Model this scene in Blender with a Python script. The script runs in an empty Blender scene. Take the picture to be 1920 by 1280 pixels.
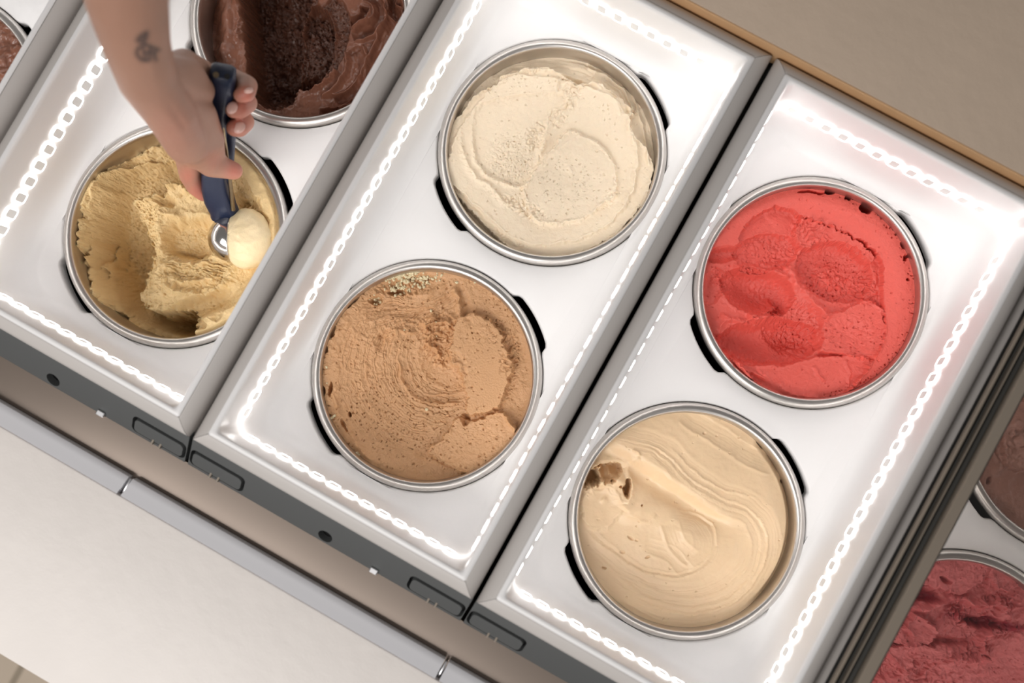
import bpy, bmesh, math, random
import numpy as np
from mathutils import Vector, Matrix

# ------------------------------------------------------------------ camera, light, exposure
SC = bpy.context.scene
ZT = 0.95                                   # height of the serving-well frames above the floor
F = 35 / 36 * 1920
CAM = np.array([0.100512, -0.0872285, 0.758202])
ROT = (0.0667129, 0.0301386, 0.508834)
PITCH = 0.252829; LEN = 0.481595; GAP = 0.0015; INS = 0.0129884
BY = {1: 0.111179, 2: -0.110709}; HR = 0.0908127; RT = 0.1

cam = bpy.data.cameras.new('camera'); camo = bpy.data.objects.new('camera', cam)
SC.collection.objects.link(camo); SC.camera = camo
camo.location = (CAM[0], CAM[1], CAM[2] + ZT); camo.rotation_euler = ROT
cam.lens = 35; cam.sensor_width = 36; cam.clip_start = 0.02
cam.dof.use_dof = True; cam.dof.focus_distance = 0.855; cam.dof.aperture_fstop = 2.6
RM = np.array(camo.rotation_euler.to_matrix())

world = bpy.data.worlds.new('world'); SC.world = world; world.use_nodes = True
wb = world.node_tree.nodes['Background']; wb.inputs[0].default_value = (1.0, 0.95, 0.91, 1); wb.inputs[1].default_value = 0.20

def area(name, loc, target, size, power, color):
    l = bpy.data.lights.new(name, 'AREA'); l.shape = 'RECTANGLE'; l.size, l.size_y = size
    l.energy = power; l.color = color; l.spread = math.radians(110)
    o = bpy.data.objects.new(name, l); SC.collection.objects.link(o); o.location = loc
    o.rotation_euler = (Vector(target) - Vector(loc)).to_track_quat('-Z', 'Y').to_euler()
    return o
area('ceiling_lamp', (-0.2, -1.15, ZT + 1.25), (-0.1, -0.45, ZT), (1.3, 0.7), 8.6, (1.0, 0.97, 0.945))
LED_POWER = 9.1
vs = SC.view_settings; vs.view_transform = 'Standard'; vs.look = 'None'; vs.exposure = 0.0; vs.gamma = 1
vs.use_curve_mapping = False

def at(px, py, z):                          # point at height z (from the frame tops) seen at a photo pixel
    d = RM @ np.array([(px - 960) / F, -(py - 640) / F, -1.0])
    return CAM + (z - CAM[2]) / d[2] * d
def project(P):
    q = (P - CAM) @ RM
    return 960 + F * q[:, 0] / -q[:, 2], 640 - F * q[:, 1] / -q[:, 2]

# ------------------------------------------------------------------ materials
def lin(c):
    c = np.array(c) / 255.0
    return tuple(np.where(c <= .04045, c / 12.92, ((c + .055) / 1.055) ** 2.4))
MATS = {}
def mat(name, rgb, rough=.5, metal=0, bump=None, var=0, emit=None, coat=0, sss=0, spec=.5, vscale=60):
    m = bpy.data.materials.new(name); m.use_nodes = True; nt = m.node_tree; b = nt.nodes['Principled BSDF']
    c = lin(rgb) + (1,)
    b.inputs['Base Color'].default_value = c; b.inputs['Roughness'].default_value = rough
    b.inputs['Metallic'].default_value = metal; b.inputs['Coat Weight'].default_value = coat
    b.inputs['Coat Roughness'].default_value = .08; b.inputs['Specular IOR Level'].default_value = spec
    if sss:
        b.inputs['Subsurface Weight'].default_value = sss; b.inputs['Subsurface Radius'].default_value = (1, .6, .4)
        b.inputs['Subsurface Scale'].default_value = .004
    if emit:
        b.inputs['Emission Color'].default_value = tuple(emit[0]) + (1,); b.inputs['Emission Strength'].default_value = emit[1]
    tc = nt.nodes.new('ShaderNodeTexCoord')
    if var:
        n = nt.nodes.new('ShaderNodeTexNoise'); n.inputs['Scale'].default_value = vscale; n.inputs['Detail'].default_value = 5
        nt.links.new(tc.outputs['Object'], n.inputs['Vector'])
        mx = nt.nodes.new('ShaderNodeMix'); mx.data_type = 'RGBA'
        mx.inputs[6].default_value = tuple(x * (1 - var) for x in c[:3]) + (1,)
        mx.inputs[7].default_value = tuple(min(1, x * (1 + var)) for x in c[:3]) + (1,)
        nt.links.new(n.outputs['Fac'], mx.inputs[0]); nt.links.new(mx.outputs[2], b.inputs['Base Color'])
    if bump:
        last = None
        for sc, st, dist in bump:
            n = nt.nodes.new('ShaderNodeTexNoise'); n.inputs['Scale'].default_value = sc; n.inputs['Detail'].default_value = 4
            nt.links.new(tc.outputs['Object'], n.inputs['Vector'])
            bp = nt.nodes.new('ShaderNodeBump'); bp.inputs['Strength'].default_value = st; bp.inputs['Distance'].default_value = dist
            nt.links.new(n.outputs['Fac'], bp.inputs['Height'])
            if last: nt.links.new(last.outputs[0], bp.inputs['Normal'])
            last = bp
        nt.links.new(last.outputs[0], b.inputs['Normal'])
    MATS[name] = m; return m
def attr_mix(m, attr, rgb):                 # mixes a second colour in where the mesh attribute says so
    nt = m.node_tree; b = nt.nodes['Principled BSDF']; a = nt.nodes.new('ShaderNodeAttribute'); a.attribute_name = attr
    mx = nt.nodes.new('ShaderNodeMix'); mx.data_type = 'RGBA'; mx.inputs[7].default_value = lin(rgb) + (1,)
    ls = b.inputs['Base Color'].links
    if ls: nt.links.new(ls[0].from_socket, mx.inputs[6])
    else: mx.inputs[6].default_value = b.inputs['Base Color'].default_value
    nt.links.new(a.outputs['Fac'], mx.inputs[0]); nt.links.new(mx.outputs[2], b.inputs['Base Color'])
mat('white_plastic', (240, 239, 239), .3, spec=.35)
mat('frame_grey', (196, 191, 187), .45)
mat('skirt_grey', (84, 86, 86), .5)
mat('black_plastic', (14, 14, 14), .45)
mat('dark_rubber', (58, 57, 54), .5)
mat('taupe_metal', (140, 129, 116), .4)
mat('steel', (206, 202, 198), .36, 1, bump=[(180, .05, .001)])
mat('steel_rough', (176, 171, 165), .38, 1, var=.12, vscale=40)
mat('channel_steel', (136, 123, 113), .26, .55, var=.06, vscale=12)
mat('bright_steel', (222, 222, 224), .28, 1)
mat('satin_rail', (232, 232, 236), .3, .1)
mat('brass', (140, 124, 100), .3, 1)
mat('chrome', (214, 210, 206), .13, 1)
mat('stone', (231, 225, 220), .6, var=.04, vscale=30, bump=[(90, .12, .004), (500, .1, .001)])
mat('back_stone_dim', (206, 186, 166), .6, var=.05, vscale=25, bump=[(90, .15, .004), (500, .12, .001)])  # darker than the front stone; part of the dimness back here is in the colour
mat('wood_edge', (214, 172, 128), .5, var=.1)
mat('tile', (240, 222, 200), .5, var=.08, vscale=14)
mat('grout', (128, 122, 102), .8)
mat('cabinet', (150, 146, 140), .5)
mat('led_rim', (250, 250, 250), .3, emit=((1, .975, .95), LED_POWER))
mat('led_lens', (205, 204, 202), .3, emit=((1, .975, .95), .2))
mat('blue_plastic', (26, 38, 66), .38, bump=[(400, .08, .001)])
mat('nail', (232, 190, 178), .3, coat=.3)
mat('nut', (220, 206, 170), .55, var=.15, vscale=200)
SKIN = mat('skin', (174, 132, 111), .5, var=.10, vscale=45, bump=[(260, .12, .002), (900, .1, .0006)], sss=.12)
attr_mix(SKIN, 'flush', (206, 118, 102)); attr_mix(SKIN, 'ink', (52, 46, 48))
def glass_mat():
    m = bpy.data.materials.new('smoked_glass'); m.use_nodes = True; nt = m.node_tree; nt.nodes.remove(nt.nodes['Principled BSDF'])
    t = nt.nodes.new('ShaderNodeBsdfTransparent'); t.inputs[0].default_value = (.885, .872, .855, 1)
    g = nt.nodes.new('ShaderNodeBsdfGlossy'); g.inputs['Roughness'].default_value = .05
    fr = nt.nodes.new('ShaderNodeFresnel'); fr.inputs[0].default_value = 1.45
    mx = nt.nodes.new('ShaderNodeMixShader'); nt.links.new(fr.outputs[0], mx.inputs[0])
    nt.links.new(t.outputs[0], mx.inputs[1]); nt.links.new(g.outputs[0], mx.inputs[2])
    nt.links.new(mx.outputs[0], nt.nodes['Material Output'].inputs[0]); MATS['smoked_glass'] = m
glass_mat()

# ------------------------------------------------------------------ object helpers
COL = SC.collection
def link(name, me, parent=None, smooth=False, loc=None):
    o = bpy.data.objects.new(name, me); COL.objects.link(o)
    if parent: o.parent = parent
    if loc is not None: o.location = loc
    if smooth and me:
        me.polygons.foreach_set('use_smooth', [True] * len(me.polygons))
    return o
def mesh(name, verts, faces, mats, fm=None):
    me = bpy.data.meshes.new(name); me.from_pydata([tuple(map(float, v)) for v in verts], [], faces)
    for m in (mats if isinstance(mats, (list, tuple)) else [mats]): me.materials.append(MATS[m])
    if fm: me.polygons.foreach_set('material_index', fm)
    me.update(); return me
def bmesh_mesh(name, bm, mats):
    bmesh.ops.recalc_face_normals(bm, faces=bm.faces)
    me = bpy.data.meshes.new(name); bm.to_mesh(me); bm.free()
    for m in (mats if isinstance(mats, (list, tuple)) else [mats]): me.materials.append(MATS[m])
    return me
def sharp(o, deg=35):
    me = o.data; me.polygons.foreach_set('use_smooth', [True] * len(me.polygons))
    me.set_sharp_from_angle(angle=math.radians(deg)); return o
def thing(name, label, cat, loc=(0, 0, 0), group=None):
    o = bpy.data.objects.new(name, None); COL.objects.link(o); o.location = loc; o.empty_display_size = .05
    return tag(o, label, cat, group)
def tag(o, label, cat, group=None):
    o['label'] = label; o['category'] = cat
    if group: o['group'] = group
    return o
def box_bm(bm, lo, hi, bev=0):
    r = bmesh.ops.create_cube(bm, size=1)
    vs_ = r['verts']; lo, hi = Vector(lo), Vector(hi)
    for v in vs_: v.co = Vector((lo[i] + (v.co[i] + .5) * (hi[i] - lo[i]) for i in range(3)))
    if bev:
        ed = list({e for v in vs_ for e in v.link_edges})
        bmesh.ops.bevel(bm, geom=ed, offset=bev, segments=2, affect='EDGES', profile=.5)
def box(name, lo, hi, m, parent=None, bev=0):
    bm = bmesh.new(); box_bm(bm, lo, hi, bev)
    return sharp(link(name, bmesh_mesh(name, bm, m), parent))
def lathe(name, prof, m, parent=None, n=128, loc=None):
    V = []; Fc = []
    for r, z in prof:
        for k in range(n):
            a = 2 * math.pi * k / n; V.append((r * math.cos(a), r * math.sin(a), z))
    for i in range(len(prof) - 1):
        for k in range(n):
            k2 = (k + 1) % n; Fc.append((i * n + k, i * n + k2, (i + 1) * n + k2, (i + 1) * n + k))
    o = link(name, mesh(name, V, Fc, m), parent, True, loc); return o
def tube(name, pts, rad, m, parent=None, n=10, cap=True):
    pts = [Vector(p) for p in pts]; rad = rad if hasattr(rad, '__len__') else [rad] * len(pts)
    V = []; Fc = []
    for i, p in enumerate(pts):
        t = (pts[min(i + 1, len(pts) - 1)] - pts[max(i - 1, 0)]).normalized()
        u = t.orthogonal().normalized() if i == 0 else (u - t * u.dot(t)).normalized()
        w = t.cross(u)
        for k in range(n):
            a = 2 * math.pi * k / n; V.append(p + (u * math.cos(a) + w * math.sin(a)) * rad[i])
    for i in range(len(pts) - 1):
        for k in range(n):
            k2 = (k + 1) % n; Fc.append((i * n + k, i * n + k2, (i + 1) * n + k2, (i + 1) * n + k))
    if cap: Fc += [tuple(range(n))[::-1], tuple(range((len(pts) - 1) * n, len(pts) * n))]
    return sharp(link(name, mesh(name, V, Fc, m), parent), 50)
def rrect(hx, hy, r, k=8):                  # rounded rectangle loop, 4*(k+1) points
    P = []
    for q, (sx, sy) in enumerate(((1, 1), (-1, 1), (-1, -1), (1, -1))):
        for i in range(k + 1):
            a = math.pi / 2 * (q + i / k); P.append((sx * (hx - r) + r * math.cos(a), sy * (hy - r) + r * math.sin(a)))
    return P

# ------------------------------------------------------------------ floor
def floor():
    f = link('floor', mesh('floor', [(-3, -3, 0), (3, -3, 0), (3, 3, 0), (-3, 3, 0)], [(0, 1, 2, 3)], 'grout')); f['kind'] = 'structure'
    bm = bmesh.new(); box_bm(bm, (.0, .0, 0), (.295, .295, .006), .002); tm = bmesh_mesh('tile', bm, 'tile')
    for i in range(-5, 4):
        for j in range(-5, 1):
            o = bpy.data.objects.new('tile', tm); COL.objects.link(o); o.parent = f
            o.location = (-.4575 + .3 * i, -.78 + .3 * j, 0)
floor()

# ------------------------------------------------------------------ cabinet, counters, rails
X0, X1 = -1.05, 1.05
def cabinet():
    c = thing('freezer_cabinet', 'long grey freezer cabinet under the ice cream wells with a polished steel channel', 'cabinet', (0, 0, 0))
    box('front_panel', (X0, -.435, .0), (X1, -.42, ZT - .052), 'cabinet', c)
    box('back_panel', (X0, .42, .0), (X1, .435, ZT - .02), 'cabinet', c)
    box('side_panel', (X0, -.42, 0), (X0 + .015, .42, ZT - .09), 'cabinet', c)
    box('side_panel', (X1 - .015, -.42, 0), (X1, .42, ZT - .09), 'cabinet', c)
    box('bottom_panel', (X0 + .015, -.42, 0.02), (X1 - .015, .42, .04), 'black_plastic', c)
    bm = bmesh.new()                        # channel: flat bed with a small upturn at the front
    prof = [(-.42, -.075), (-.3085, -.0350), (-.2930, -.0342), (-.2632, -.0340), (-.2630, -.0700), (-.2650, -.0780), (-.42, -.08)]
    L = [[bm.verts.new((x, y, ZT + z)) for y, z in prof] for x in (X0 + .02, X1 - .02)]
    for i in range(len(prof)):
        j = (i + 1) % len(prof); bm.faces.new((L[0][i], L[0][j], L[1][j], L[1][i]))
    bm.faces.new(L[0]); bm.faces.new(L[1][::-1])
    sharp(link('steel_channel', bmesh_mesh('steel_channel', bm, 'channel_steel'), c))
cabinet()
RAILP = [(-.2936, -.0335), (-.2937, -.0268), (-.2942, -.0260), (-.2990, -.0242), (-.3040, -.0222), (-.3080, -.0205), (-.3085, -.0203), (-.3085, -.0335)]
def counters():
    o = box('countertop', (X0 - .05, -.4605, ZT - .05), (X1 + .05, -.3088, ZT - .02), 'stone', None, .0015)
    tag(o, 'pale cream stone counter slab along the bottom left of the wells', 'counter')
    r = thing('edge_rail', 'bright brushed steel rail on the inner edge of the pale cream counter', 'rail', (0, -.3065, ZT - .07))
    js = [-.735, -.446, -.157, .131, .420, .708]
    for a, b in zip(js, js[1:]):
        bm = bmesh.new(); L = [[bm.verts.new((x, y + .3065, z + .07)) for y, z in RAILP] for x in (a + .0018, b - .0018)]
        for k in range(len(RAILP)):
            k2 = (k + 1) % len(RAILP); bm.faces.new((L[0][k], L[0][k2], L[1][k2], L[1][k]))
        bm.faces.new(L[0]); bm.faces.new(L[1][::-1])
        sharp(link('rail_segment', bmesh_mesh('rail_segment', bm, 'satin_rail'), r), 50)
    for a in js[1:-1]:
        bm = bmesh.new(); box_bm(bm, (a - .0010, -.0012, .0365), (a + .0010, .0120, .0435), .0006)
        sharp(link('joint_strip', bmesh_mesh('joint_strip', bm, 'bright_steel'), r))
    b = thing('back_counter', 'shade-toned tan stone counter slab with a wooden edge along the top right', 'counter', (0, .2415, ZT - .03))
    box('slab', (X0 - .05, .0014, .005), (X1 + .05, .62, .0348), 'back_stone_dim', b, .001)
    box('edge_strip', (X0 - .05, 0, .005), (X1 + .05, .0014, .0346), 'wood_edge', b, .0003)['label'] = 'thin orange brown wooden edge strip'
counters()

# ------------------------------------------------------------------ serving wells
def hole_loop(cy, n=180):
    P = []
    R0, R1 = RT + .0022, RT + .0078
    for k in range(n):
        a = 2 * math.pi * k / n; r = R0
        for c in (math.radians(236), math.radians(56)):
            d = abs((a - c + math.pi) % (2 * math.pi) - math.pi)
            w = min(1, max(0, (math.radians(17) - d) / math.radians(4.2))); w = w * w * (3 - 2 * w)
            r = max(r, R0 + (R1 - R0) * w)
        P.append((r * math.cos(a), cy + r * math.sin(a)))
    return P
def tray_mesh():
    hx, hy = PITCH / 2 - GAP, LEN / 2
    prof = [(.0116, .0002, .002), (.0128, .0012, .002), (.0152, .0014, .003), (.0162, .0004, .004), (.0168, -.003, .006),
            (.0182, -.058, .012), (.0186, -.072, .016), (.0200, -.083, .020), (.0226, -.0895, .024), (.0265, -.0935, .028), (.0300, -.0948, .030)]
    k = 8; n = 4 * (k + 1); bm = bmesh.new(); loops = []
    for ins, z, r in prof:
        loops.append([bm.verts.new((x, y, z)) for x, y in rrect(hx - ins, hy - ins, r, k)])
    for a, b in zip(loops, loops[1:]):
        for i in range(n):
            j = (i + 1) % n; bm.faces.new((a[i], a[j], b[j], b[i]))
    fl = -.0948
    ed = [bm.edges.get((loops[-1][i], loops[-1][(i + 1) % n])) for i in range(n)]
    for t in (1, 2):
        P = hole_loop(BY[t]); top = [bm.verts.new((x, y, fl)) for x, y in P]
        # rolled hole edge: inset in two steps
        lv = []
        for s, dz in ((.0012, -.0008), (.0020, -.0030), (.0020, -.012)):
            ring = []
            for (x, y) in P:
                d = math.hypot(x, y - BY[t]); q = (d - s) / d
                ring.append(bm.verts.new((x * q, BY[t] + (y - BY[t]) * q, fl + dz)))
            lv.append(ring)
        m = len(P)
        for a, b in zip([top] + lv, lv):
            for i in range(m):
                j = (i + 1) % m; bm.faces.new((a[i], a[j], b[j], b[i]))
        ed += [bm.edges.get((top[i], top[(i + 1) % m])) or bm.edges.new((top[i], top[(i + 1) % m])) for i in range(m)]
    bmesh.ops.triangle_fill(bm, use_beauty=True, use_dissolve=False, edges=ed, normal=(0, 0, 1))
    for f in bm.faces: f.smooth = True
    me = bmesh_mesh('tray', bm, 'white_plastic'); return me
def bar_mesh(side):
    hx, hy = PITCH / 2 - GAP, LEN / 2
    prof = [(.0010, -.03), (.0002, -.0115), (.0010, -.0078), (.0030, -.0045), (.0062, -.0022), (.0100, -.0008), (.0124, -.0002), (.0127, -.003)]
    sg = [(-1, -1), (1, -1), (1, 1), (-1, 1)]; a, b = sg[side], sg[(side + 1) % 4]
    V = []; eps = .00012; dx, dy = b[0] - a[0], b[1] - a[1]; l = math.hypot(dx, dy)
    for c, s in ((a, 1), (b, -1)):
        for ins, z in prof: V.append((c[0] * (hx - ins) + s * eps * dx / l * 1.5, c[1] * (hy - ins) + s * eps * dy / l * 1.5, z))
    n = len(prof); Fc = [(i, i + n, i + 1 + n, i + 1) for i in range(n - 1)]
    return mesh('frame_bar', V, Fc, 'frame_grey')
def skirt_parts():
    hx, hy = PITCH / 2 - GAP, LEN / 2
    A = Vector((0, -hy + .0005, -.0115)); B = Vector((0, -hy - .0232, -.0335)); d = B - A; Ls = d.length; d.normalize()
    nrm = Vector((1, 0, 0)).cross(d); nrm = nrm if nrm.y < 0 else -nrm
    P3 = lambda x, s, o=0: A + Vector((x, 0, 0)) + d * s + nrm * o
    bm = bmesh.new(); outer = [(-hx, 0), (hx, 0), (hx, Ls), (-hx, Ls)]; ed = []
    def loop(pts):
        v = [bm.verts.new(P3(*p)) for p in pts]
        e = [bm.edges.new((v[i], v[(i + 1) % len(v)])) for i in range(len(v))]; ed.extend(e)
        back = [bm.verts.new(P3(p[0], p[1], -.006)) for p in pts]
        for i in range(len(v)):
            j = (i + 1) % len(v); bm.faces.new((v[i], v[j], back[j], back[i]))
    loop(outer)
    circ = [(.0005 + .0062 * math.cos(t), Ls - .0078 + .0062 * math.sin(t)) for t in np.linspace(0, 2 * math.pi, 24, endpoint=False)]
    loop(circ)
    tabs = []
    for cx in (-.0995, .0995):
        pts = [(cx + x, .0205 + y) for x, y in rrect(.0248, .0092, .005, 5)]; loop(pts); tabs.append(cx)
    bmesh.ops.triangle_fill(bm, use_beauty=True, use_dissolve=False, edges=ed)
    sk = bmesh_mesh('skirt', bm, 'skirt_grey')
    bm = bmesh.new()                        # dark backing behind the openings
    bv = [bm.verts.new(P3(x, s, -.0065)) for x, s in outer]; bm.faces.new(bv)
    bk = bmesh_mesh('backing', bm, 'black_plastic')
    tm = []
    for cx in tabs:
        bm = bmesh.new(); pts = [(cx + x, .0210 + y) for x, y in rrect(.0228, .0074, .004, 5)]
        t0 = [bm.verts.new(P3(x, s, -.004)) for x, s in pts]
        t1 = [bm.verts.new(P3(cx + (x - cx) * .97, .0210 + (s - .0210) * .95, .0008)) for x, s in pts]
        bm.faces.new(t1)
        for i in range(len(pts)):
            j = (i + 1) % len(pts); bm.faces.new((t0[i], t0[j], t1[j], t1[i]))
        tm.append(bmesh_mesh('hinge_cover', bm, 'skirt_grey'))
    pm = []
    for cx in tabs:
        for o in (-.004, .003):
            bm = bmesh.new(); c = P3(cx + o, .0285, .0008); box_bm(bm, c - Vector((.0009, .0022, .0018)), c + Vector((.0009, .0022, .0018)), .0004)
            pm.append(bmesh_mesh('hinge_pin', bm, 'taupe_metal'))
    bm = bmesh.new(); c = P3(.047, .0300, .0012); box_bm(bm, c - Vector((.0035, .0022, .002)), c + Vector((.0035, .0022, .002)), .0008)
    clip = bmesh_mesh('clip', bm, 'bright_steel')
    return sk, bk, tm, pm, clip
def led_mesh():
    V = []; Fc = []; fm = []
    st = [(.0052, .0084, .0028, 0), (.0051, .0083, .0028, .0009), (.0046, .0078, .0025, .0013), (.0037, .0067, .0020, .0010)]
    k = 3; n = 4 * (k + 1)
    for hx, hy, r, z in st: V += [(x, y, z) for x, y in rrect(hx, hy, r, k)]
    for s in range(3):
        for i in range(n):
            j = (i + 1) % n; Fc.append((s * n + i, s * n + j, (s + 1) * n + j, (s + 1) * n + i)); fm.append(0)
    Fc.append(tuple(range(3 * n, 4 * n))); fm.append(1)
    return mesh('led', V, Fc, ['led_rim', 'led_lens'], fm)
TRAY = tray_mesh(); BARS = [bar_mesh(i) for i in range(4)]; SK = skirt_parts(); LEDM = led_mesh()
def side_mesh():
    hx, hy = PITCH / 2 - GAP, LEN / 2; V = []; Fc = []
    for x in (-hx + .002, hx - .002):
        b = len(V); V += [(x, -hy, -.0285), (x, hy, -.0285), (x, hy, -.0705), (x, -hy, -.0705)]; Fc.append((b, b + 1, b + 2, b + 3))
    b = len(V); V += [(-hx, hy - .001, -.0285), (hx, hy - .001, -.0285), (hx, hy - .001, -.0705), (-hx, hy - .001, -.0705)]; Fc.append((b, b + 1, b + 2, b + 3))
    return mesh('side_wall', V, Fc, 'skirt_grey')
SIDE = side_mesh()
def module(xc, label, leds=True):
    t = thing('serving_well', label, 'ice cream well', (xc, 0, ZT), 'white two-hole serving wells')
    link('tray', TRAY, t)
    for b in BARS: link('frame_bar', b, t, True)
    link('skirt', SK[0], t); link('backing', SK[1], t); link('side_wall', SIDE, t)
    for q, m in enumerate(SK[2]):
        h = link('hinge_cover', m, t)
        for m2 in SK[3][q * 2:q * 2 + 2]: link('hinge_pin', m2, h)
    link('clip', SK[4], t)
    for k in (1, 2):
        lathe('tub_sleeve', [(RT + .0125, -.1065), (RT + .0115, -.108), (RT + .0112, -.30), (.01, -.302)], 'black_plastic', t, 64, (0, BY[k], 0))
    if leds:
        hx, hy = PITCH / 2 - GAP - .01765, LEN / 2 - .01765; z = -.041; til = math.radians(1.4)
        for nn, half, fixed, ang in ((28, hy, hx, 0), (28, hy, hx, 180), (13, hx, hy, 90), (13, hx, hy, 270)):
            for i in range(nn):
                u = (i - (nn - 1) / 2) * .0153
                R = Matrix.Rotation(math.radians(ang), 4, 'Z')
                # lens axis faces inwards (-x before turning)
                M = Matrix.Translation((xc, 0, ZT)) @ R @ Matrix.Translation((fixed - .0002, u, z)) @ Matrix(((0, 0, -1, 0), (1, 0, 0, 0), (0, 1, 0, 0), (0, 0, 0, 1)))
                o = bpy.data.objects.new('led', LEDM); COL.objects.link(o); o.parent = t
                o.matrix_basis = Matrix.Translation((-xc, 0, -ZT)) @ M
    return t
MX = {'Z': -2 * PITCH, 'A': -PITCH, 'B': 0, 'C': PITCH, 'D': 2 * PITCH}
module(MX['Z'], 'white lit serving well mostly cut off at the top left corner of the photo')
module(MX['A'], 'white lit serving well holding the chocolate tub and the tub being scooped')
module(MX['B'], 'white lit serving well holding the cream and the nutty brown ice cream')
module(MX['C'], 'white lit serving well holding the red and the smooth beige ice cream')
module(MX['D'], 'white serving well under smoked glass at the right, with the raspberry ripple')

def lid():
    x0 = 1.5 * PITCH
    t = thing('glass_lid', 'smoked glass lid in a dark ribbed rail frame over the right-hand well', 'lid', (x0, 0, ZT - .03))
    w = PITCH; y0, y1 = -LEN / 2 - .002, LEN / 2 - .001
    def bar(name, prof, m, ya=y0, yb=y1):
        V = [(x, y, z) for y in (ya, yb) for x, z in prof]; n = len(prof)
        Fc = [(i, (i + 1) % n, (i + 1) % n + n, i + n) for i in range(n)] + [tuple(range(n))[::-1], tuple(range(n, 2 * n))]
        bm = bmesh.new(); vv = [bm.verts.new(v) for v in V]
        for f in Fc: bm.faces.new([vv[i] for i in f])
        o = link(name, bmesh_mesh(name, bm, m), t); return o
    rib = lambda a, b, z0, z1: [(a, z0), (a + .0004, z1 - .0006), (a + .001, z1), (b - .001, z1), (b - .0004, z1 - .0006), (b, z0)]
    bar('rail_base', [(.0022, .0300), (.0190, .0310), (.0190, .0345), (.0022, .0335)], 'black_plastic')
    bar('rail_rib', rib(.0034, .0062, .0336, .0385), 'taupe_metal')
    bar('rail_rib', rib(.0074, .0088, .0338, .0380), 'dark_rubber')
    bar('rail_rib', rib(.0098, .0114, .0340, .0400), 'taupe_metal')
    bar('gasket', rib(.0124, .0166, .0342, .0388), 'dark_rubber')
    bar('lid_frame', rib(.0168, .0258, .0330, .0450), 'taupe_metal')
    bar('lid_frame', rib(w - .0090, w, .0310, .0450), 'taupe_metal')
    bar('seal', rib(.0258, .0276, .0310, .0425), 'dark_rubber')
    box('lid_frame', (.0258, y1 - .009, .033), (w - .009, y1, .045), 'taupe_metal', t, .001)
    box('lid_frame', (.0258, y0, .033), (w - .009, y0 + .009, .045), 'taupe_metal', t, .001)
    box('glass_pane', (.0277, y0 + .0091, .0375), (w - .0091, y1 - .0091, .0405), 'smoked_glass', t)
lid()

# ------------------------------------------------------------------ steel tubs
RI = .0908
PROF = [(.002, -.19), (.085, -.19), (.0895, -.186), (RI, -.178), (RI, -.0060), (.0911, -.0030), (.0918, -.0013), (.0930, -.0003), (.0945, 0), (.0962, -.0003), (.0978, -.0012),
        (.0990, -.0027), (.0997, -.0048), (.0999, -.0075), (.0992, -.0098), (.0972, -.0110), (.0955, -.0130), (.0952, -.018), (.0950, -.03), (.0945, -.186), (.09, -.1935), (.002, -.194)]
TUB = None
def tub(mx, k, label):
    global TUB
    if TUB is None:
        o = lathe('steel_tub', PROF, 'steel', None, 160); TUB = o.data
    else: o = link('steel_tub', TUB)
    o.location = (MX[mx], BY[k], ZT - HR)
    return tag(o, label, 'tub', 'round steel ice cream tubs')
TUBS = [('A', 1, 'round steel tub of dark chocolate ice cream near the top, behind the hand'),
        ('A', 2, 'round steel tub with the half-scooped pistachio-tan ice cream under the hand'),
        ('B', 1, 'round steel tub filled with pale cream ice cream at top centre'),
        ('B', 2, 'round steel tub filled with nutty light brown ice cream'),
        ('C', 1, 'round steel tub filled with bright red sorbet'),
        ('C', 2, 'round steel tub filled with smooth beige ice cream'),
        ('D', 1, 'round steel tub of brownish pink ice cream cut off by the right edge'),
        ('D', 2, 'round steel tub of raspberry ripple in the bottom right corner'),
        ('Z', 2, 'round steel tub cut off at the top left corner')]
for a in TUBS: tub(*a)

# ------------------------------------------------------------------ gelato sculpting
_rs = np.random.RandomState(7)
PERM = _rs.permutation(4096).astype(np.int64); GA = _rs.rand(4096).astype(np.float32) * 2 * np.pi
GX, GY = np.cos(GA), np.sin(GA); HV = _rs.rand(4096, 4).astype(np.float32)
def hsh(i, j, s): return PERM[(PERM[(i + s * 131) & 4095] + j) & 4095]
def perlin(x, y, s=0):
    xi = np.floor(x).astype(np.int64); yi = np.floor(y).astype(np.int64); xf = x - xi; yf = y - yi
    u = xf * xf * xf * (xf * (xf * 6 - 15) + 10); v = yf * yf * yf * (yf * (yf * 6 - 15) + 10)
    def g(dx, dy):
        h = hsh(xi + dx, yi + dy, s); return GX[h] * (xf - dx) + GY[h] * (yf - dy)
    a = g(0, 0); b = g(1, 0); c = g(0, 1); d = g(1, 1)
    return ((a + (b - a) * u) + ((c + (d - c) * u) - (a + (b - a) * u)) * v) * 1.5
def fbm(x, y, s=0, o=4, g=.5):
    t = 0; a = 1
    for k in range(o): t = t + a * perlin(x * 2 ** k, y * 2 ** k, s + k * 17); a *= g
    return t
def cell(x, y, s=0):                        # distance to the nearest jittered cell point and that point's hash row
    xi = np.floor(x).astype(np.int64); yi = np.floor(y).astype(np.int64); best = np.full(x.shape, 9., np.float32); hb = np.zeros(x.shape, np.int64)
    for dx in (-1, 0, 1):
        for dy in (-1, 0, 1):
            h = hsh(xi + dx, yi + dy, s); d = (xi + dx + HV[h, 0] - x) ** 2 + (yi + dy + HV[h, 1] - y) ** 2
            m = d < best; best = np.where(m, d, best); hb = np.where(m, h, hb)
    return np.sqrt(best), hb
def catmull(P, closed=False, n=5):
    P = np.array(P, float); m = len(P); out = []
    for i in range(m if closed else m - 1):
        p0, p1, p2, p3 = (P[(i + k) % m] if closed else P[min(max(i + k, 0), m - 1)] for k in (-1, 0, 1, 2))
        for t in np.arange(n) / n:
            out.append(.5 * (2 * p1 + (p2 - p0) * t + (2 * p0 - 5 * p1 + 4 * p2 - p3) * t * t + (3 * p1 - p0 - 3 * p2 + p3) * t ** 3))
    if not closed: out.append(P[-1])
    return np.array(out, np.float32)
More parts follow.
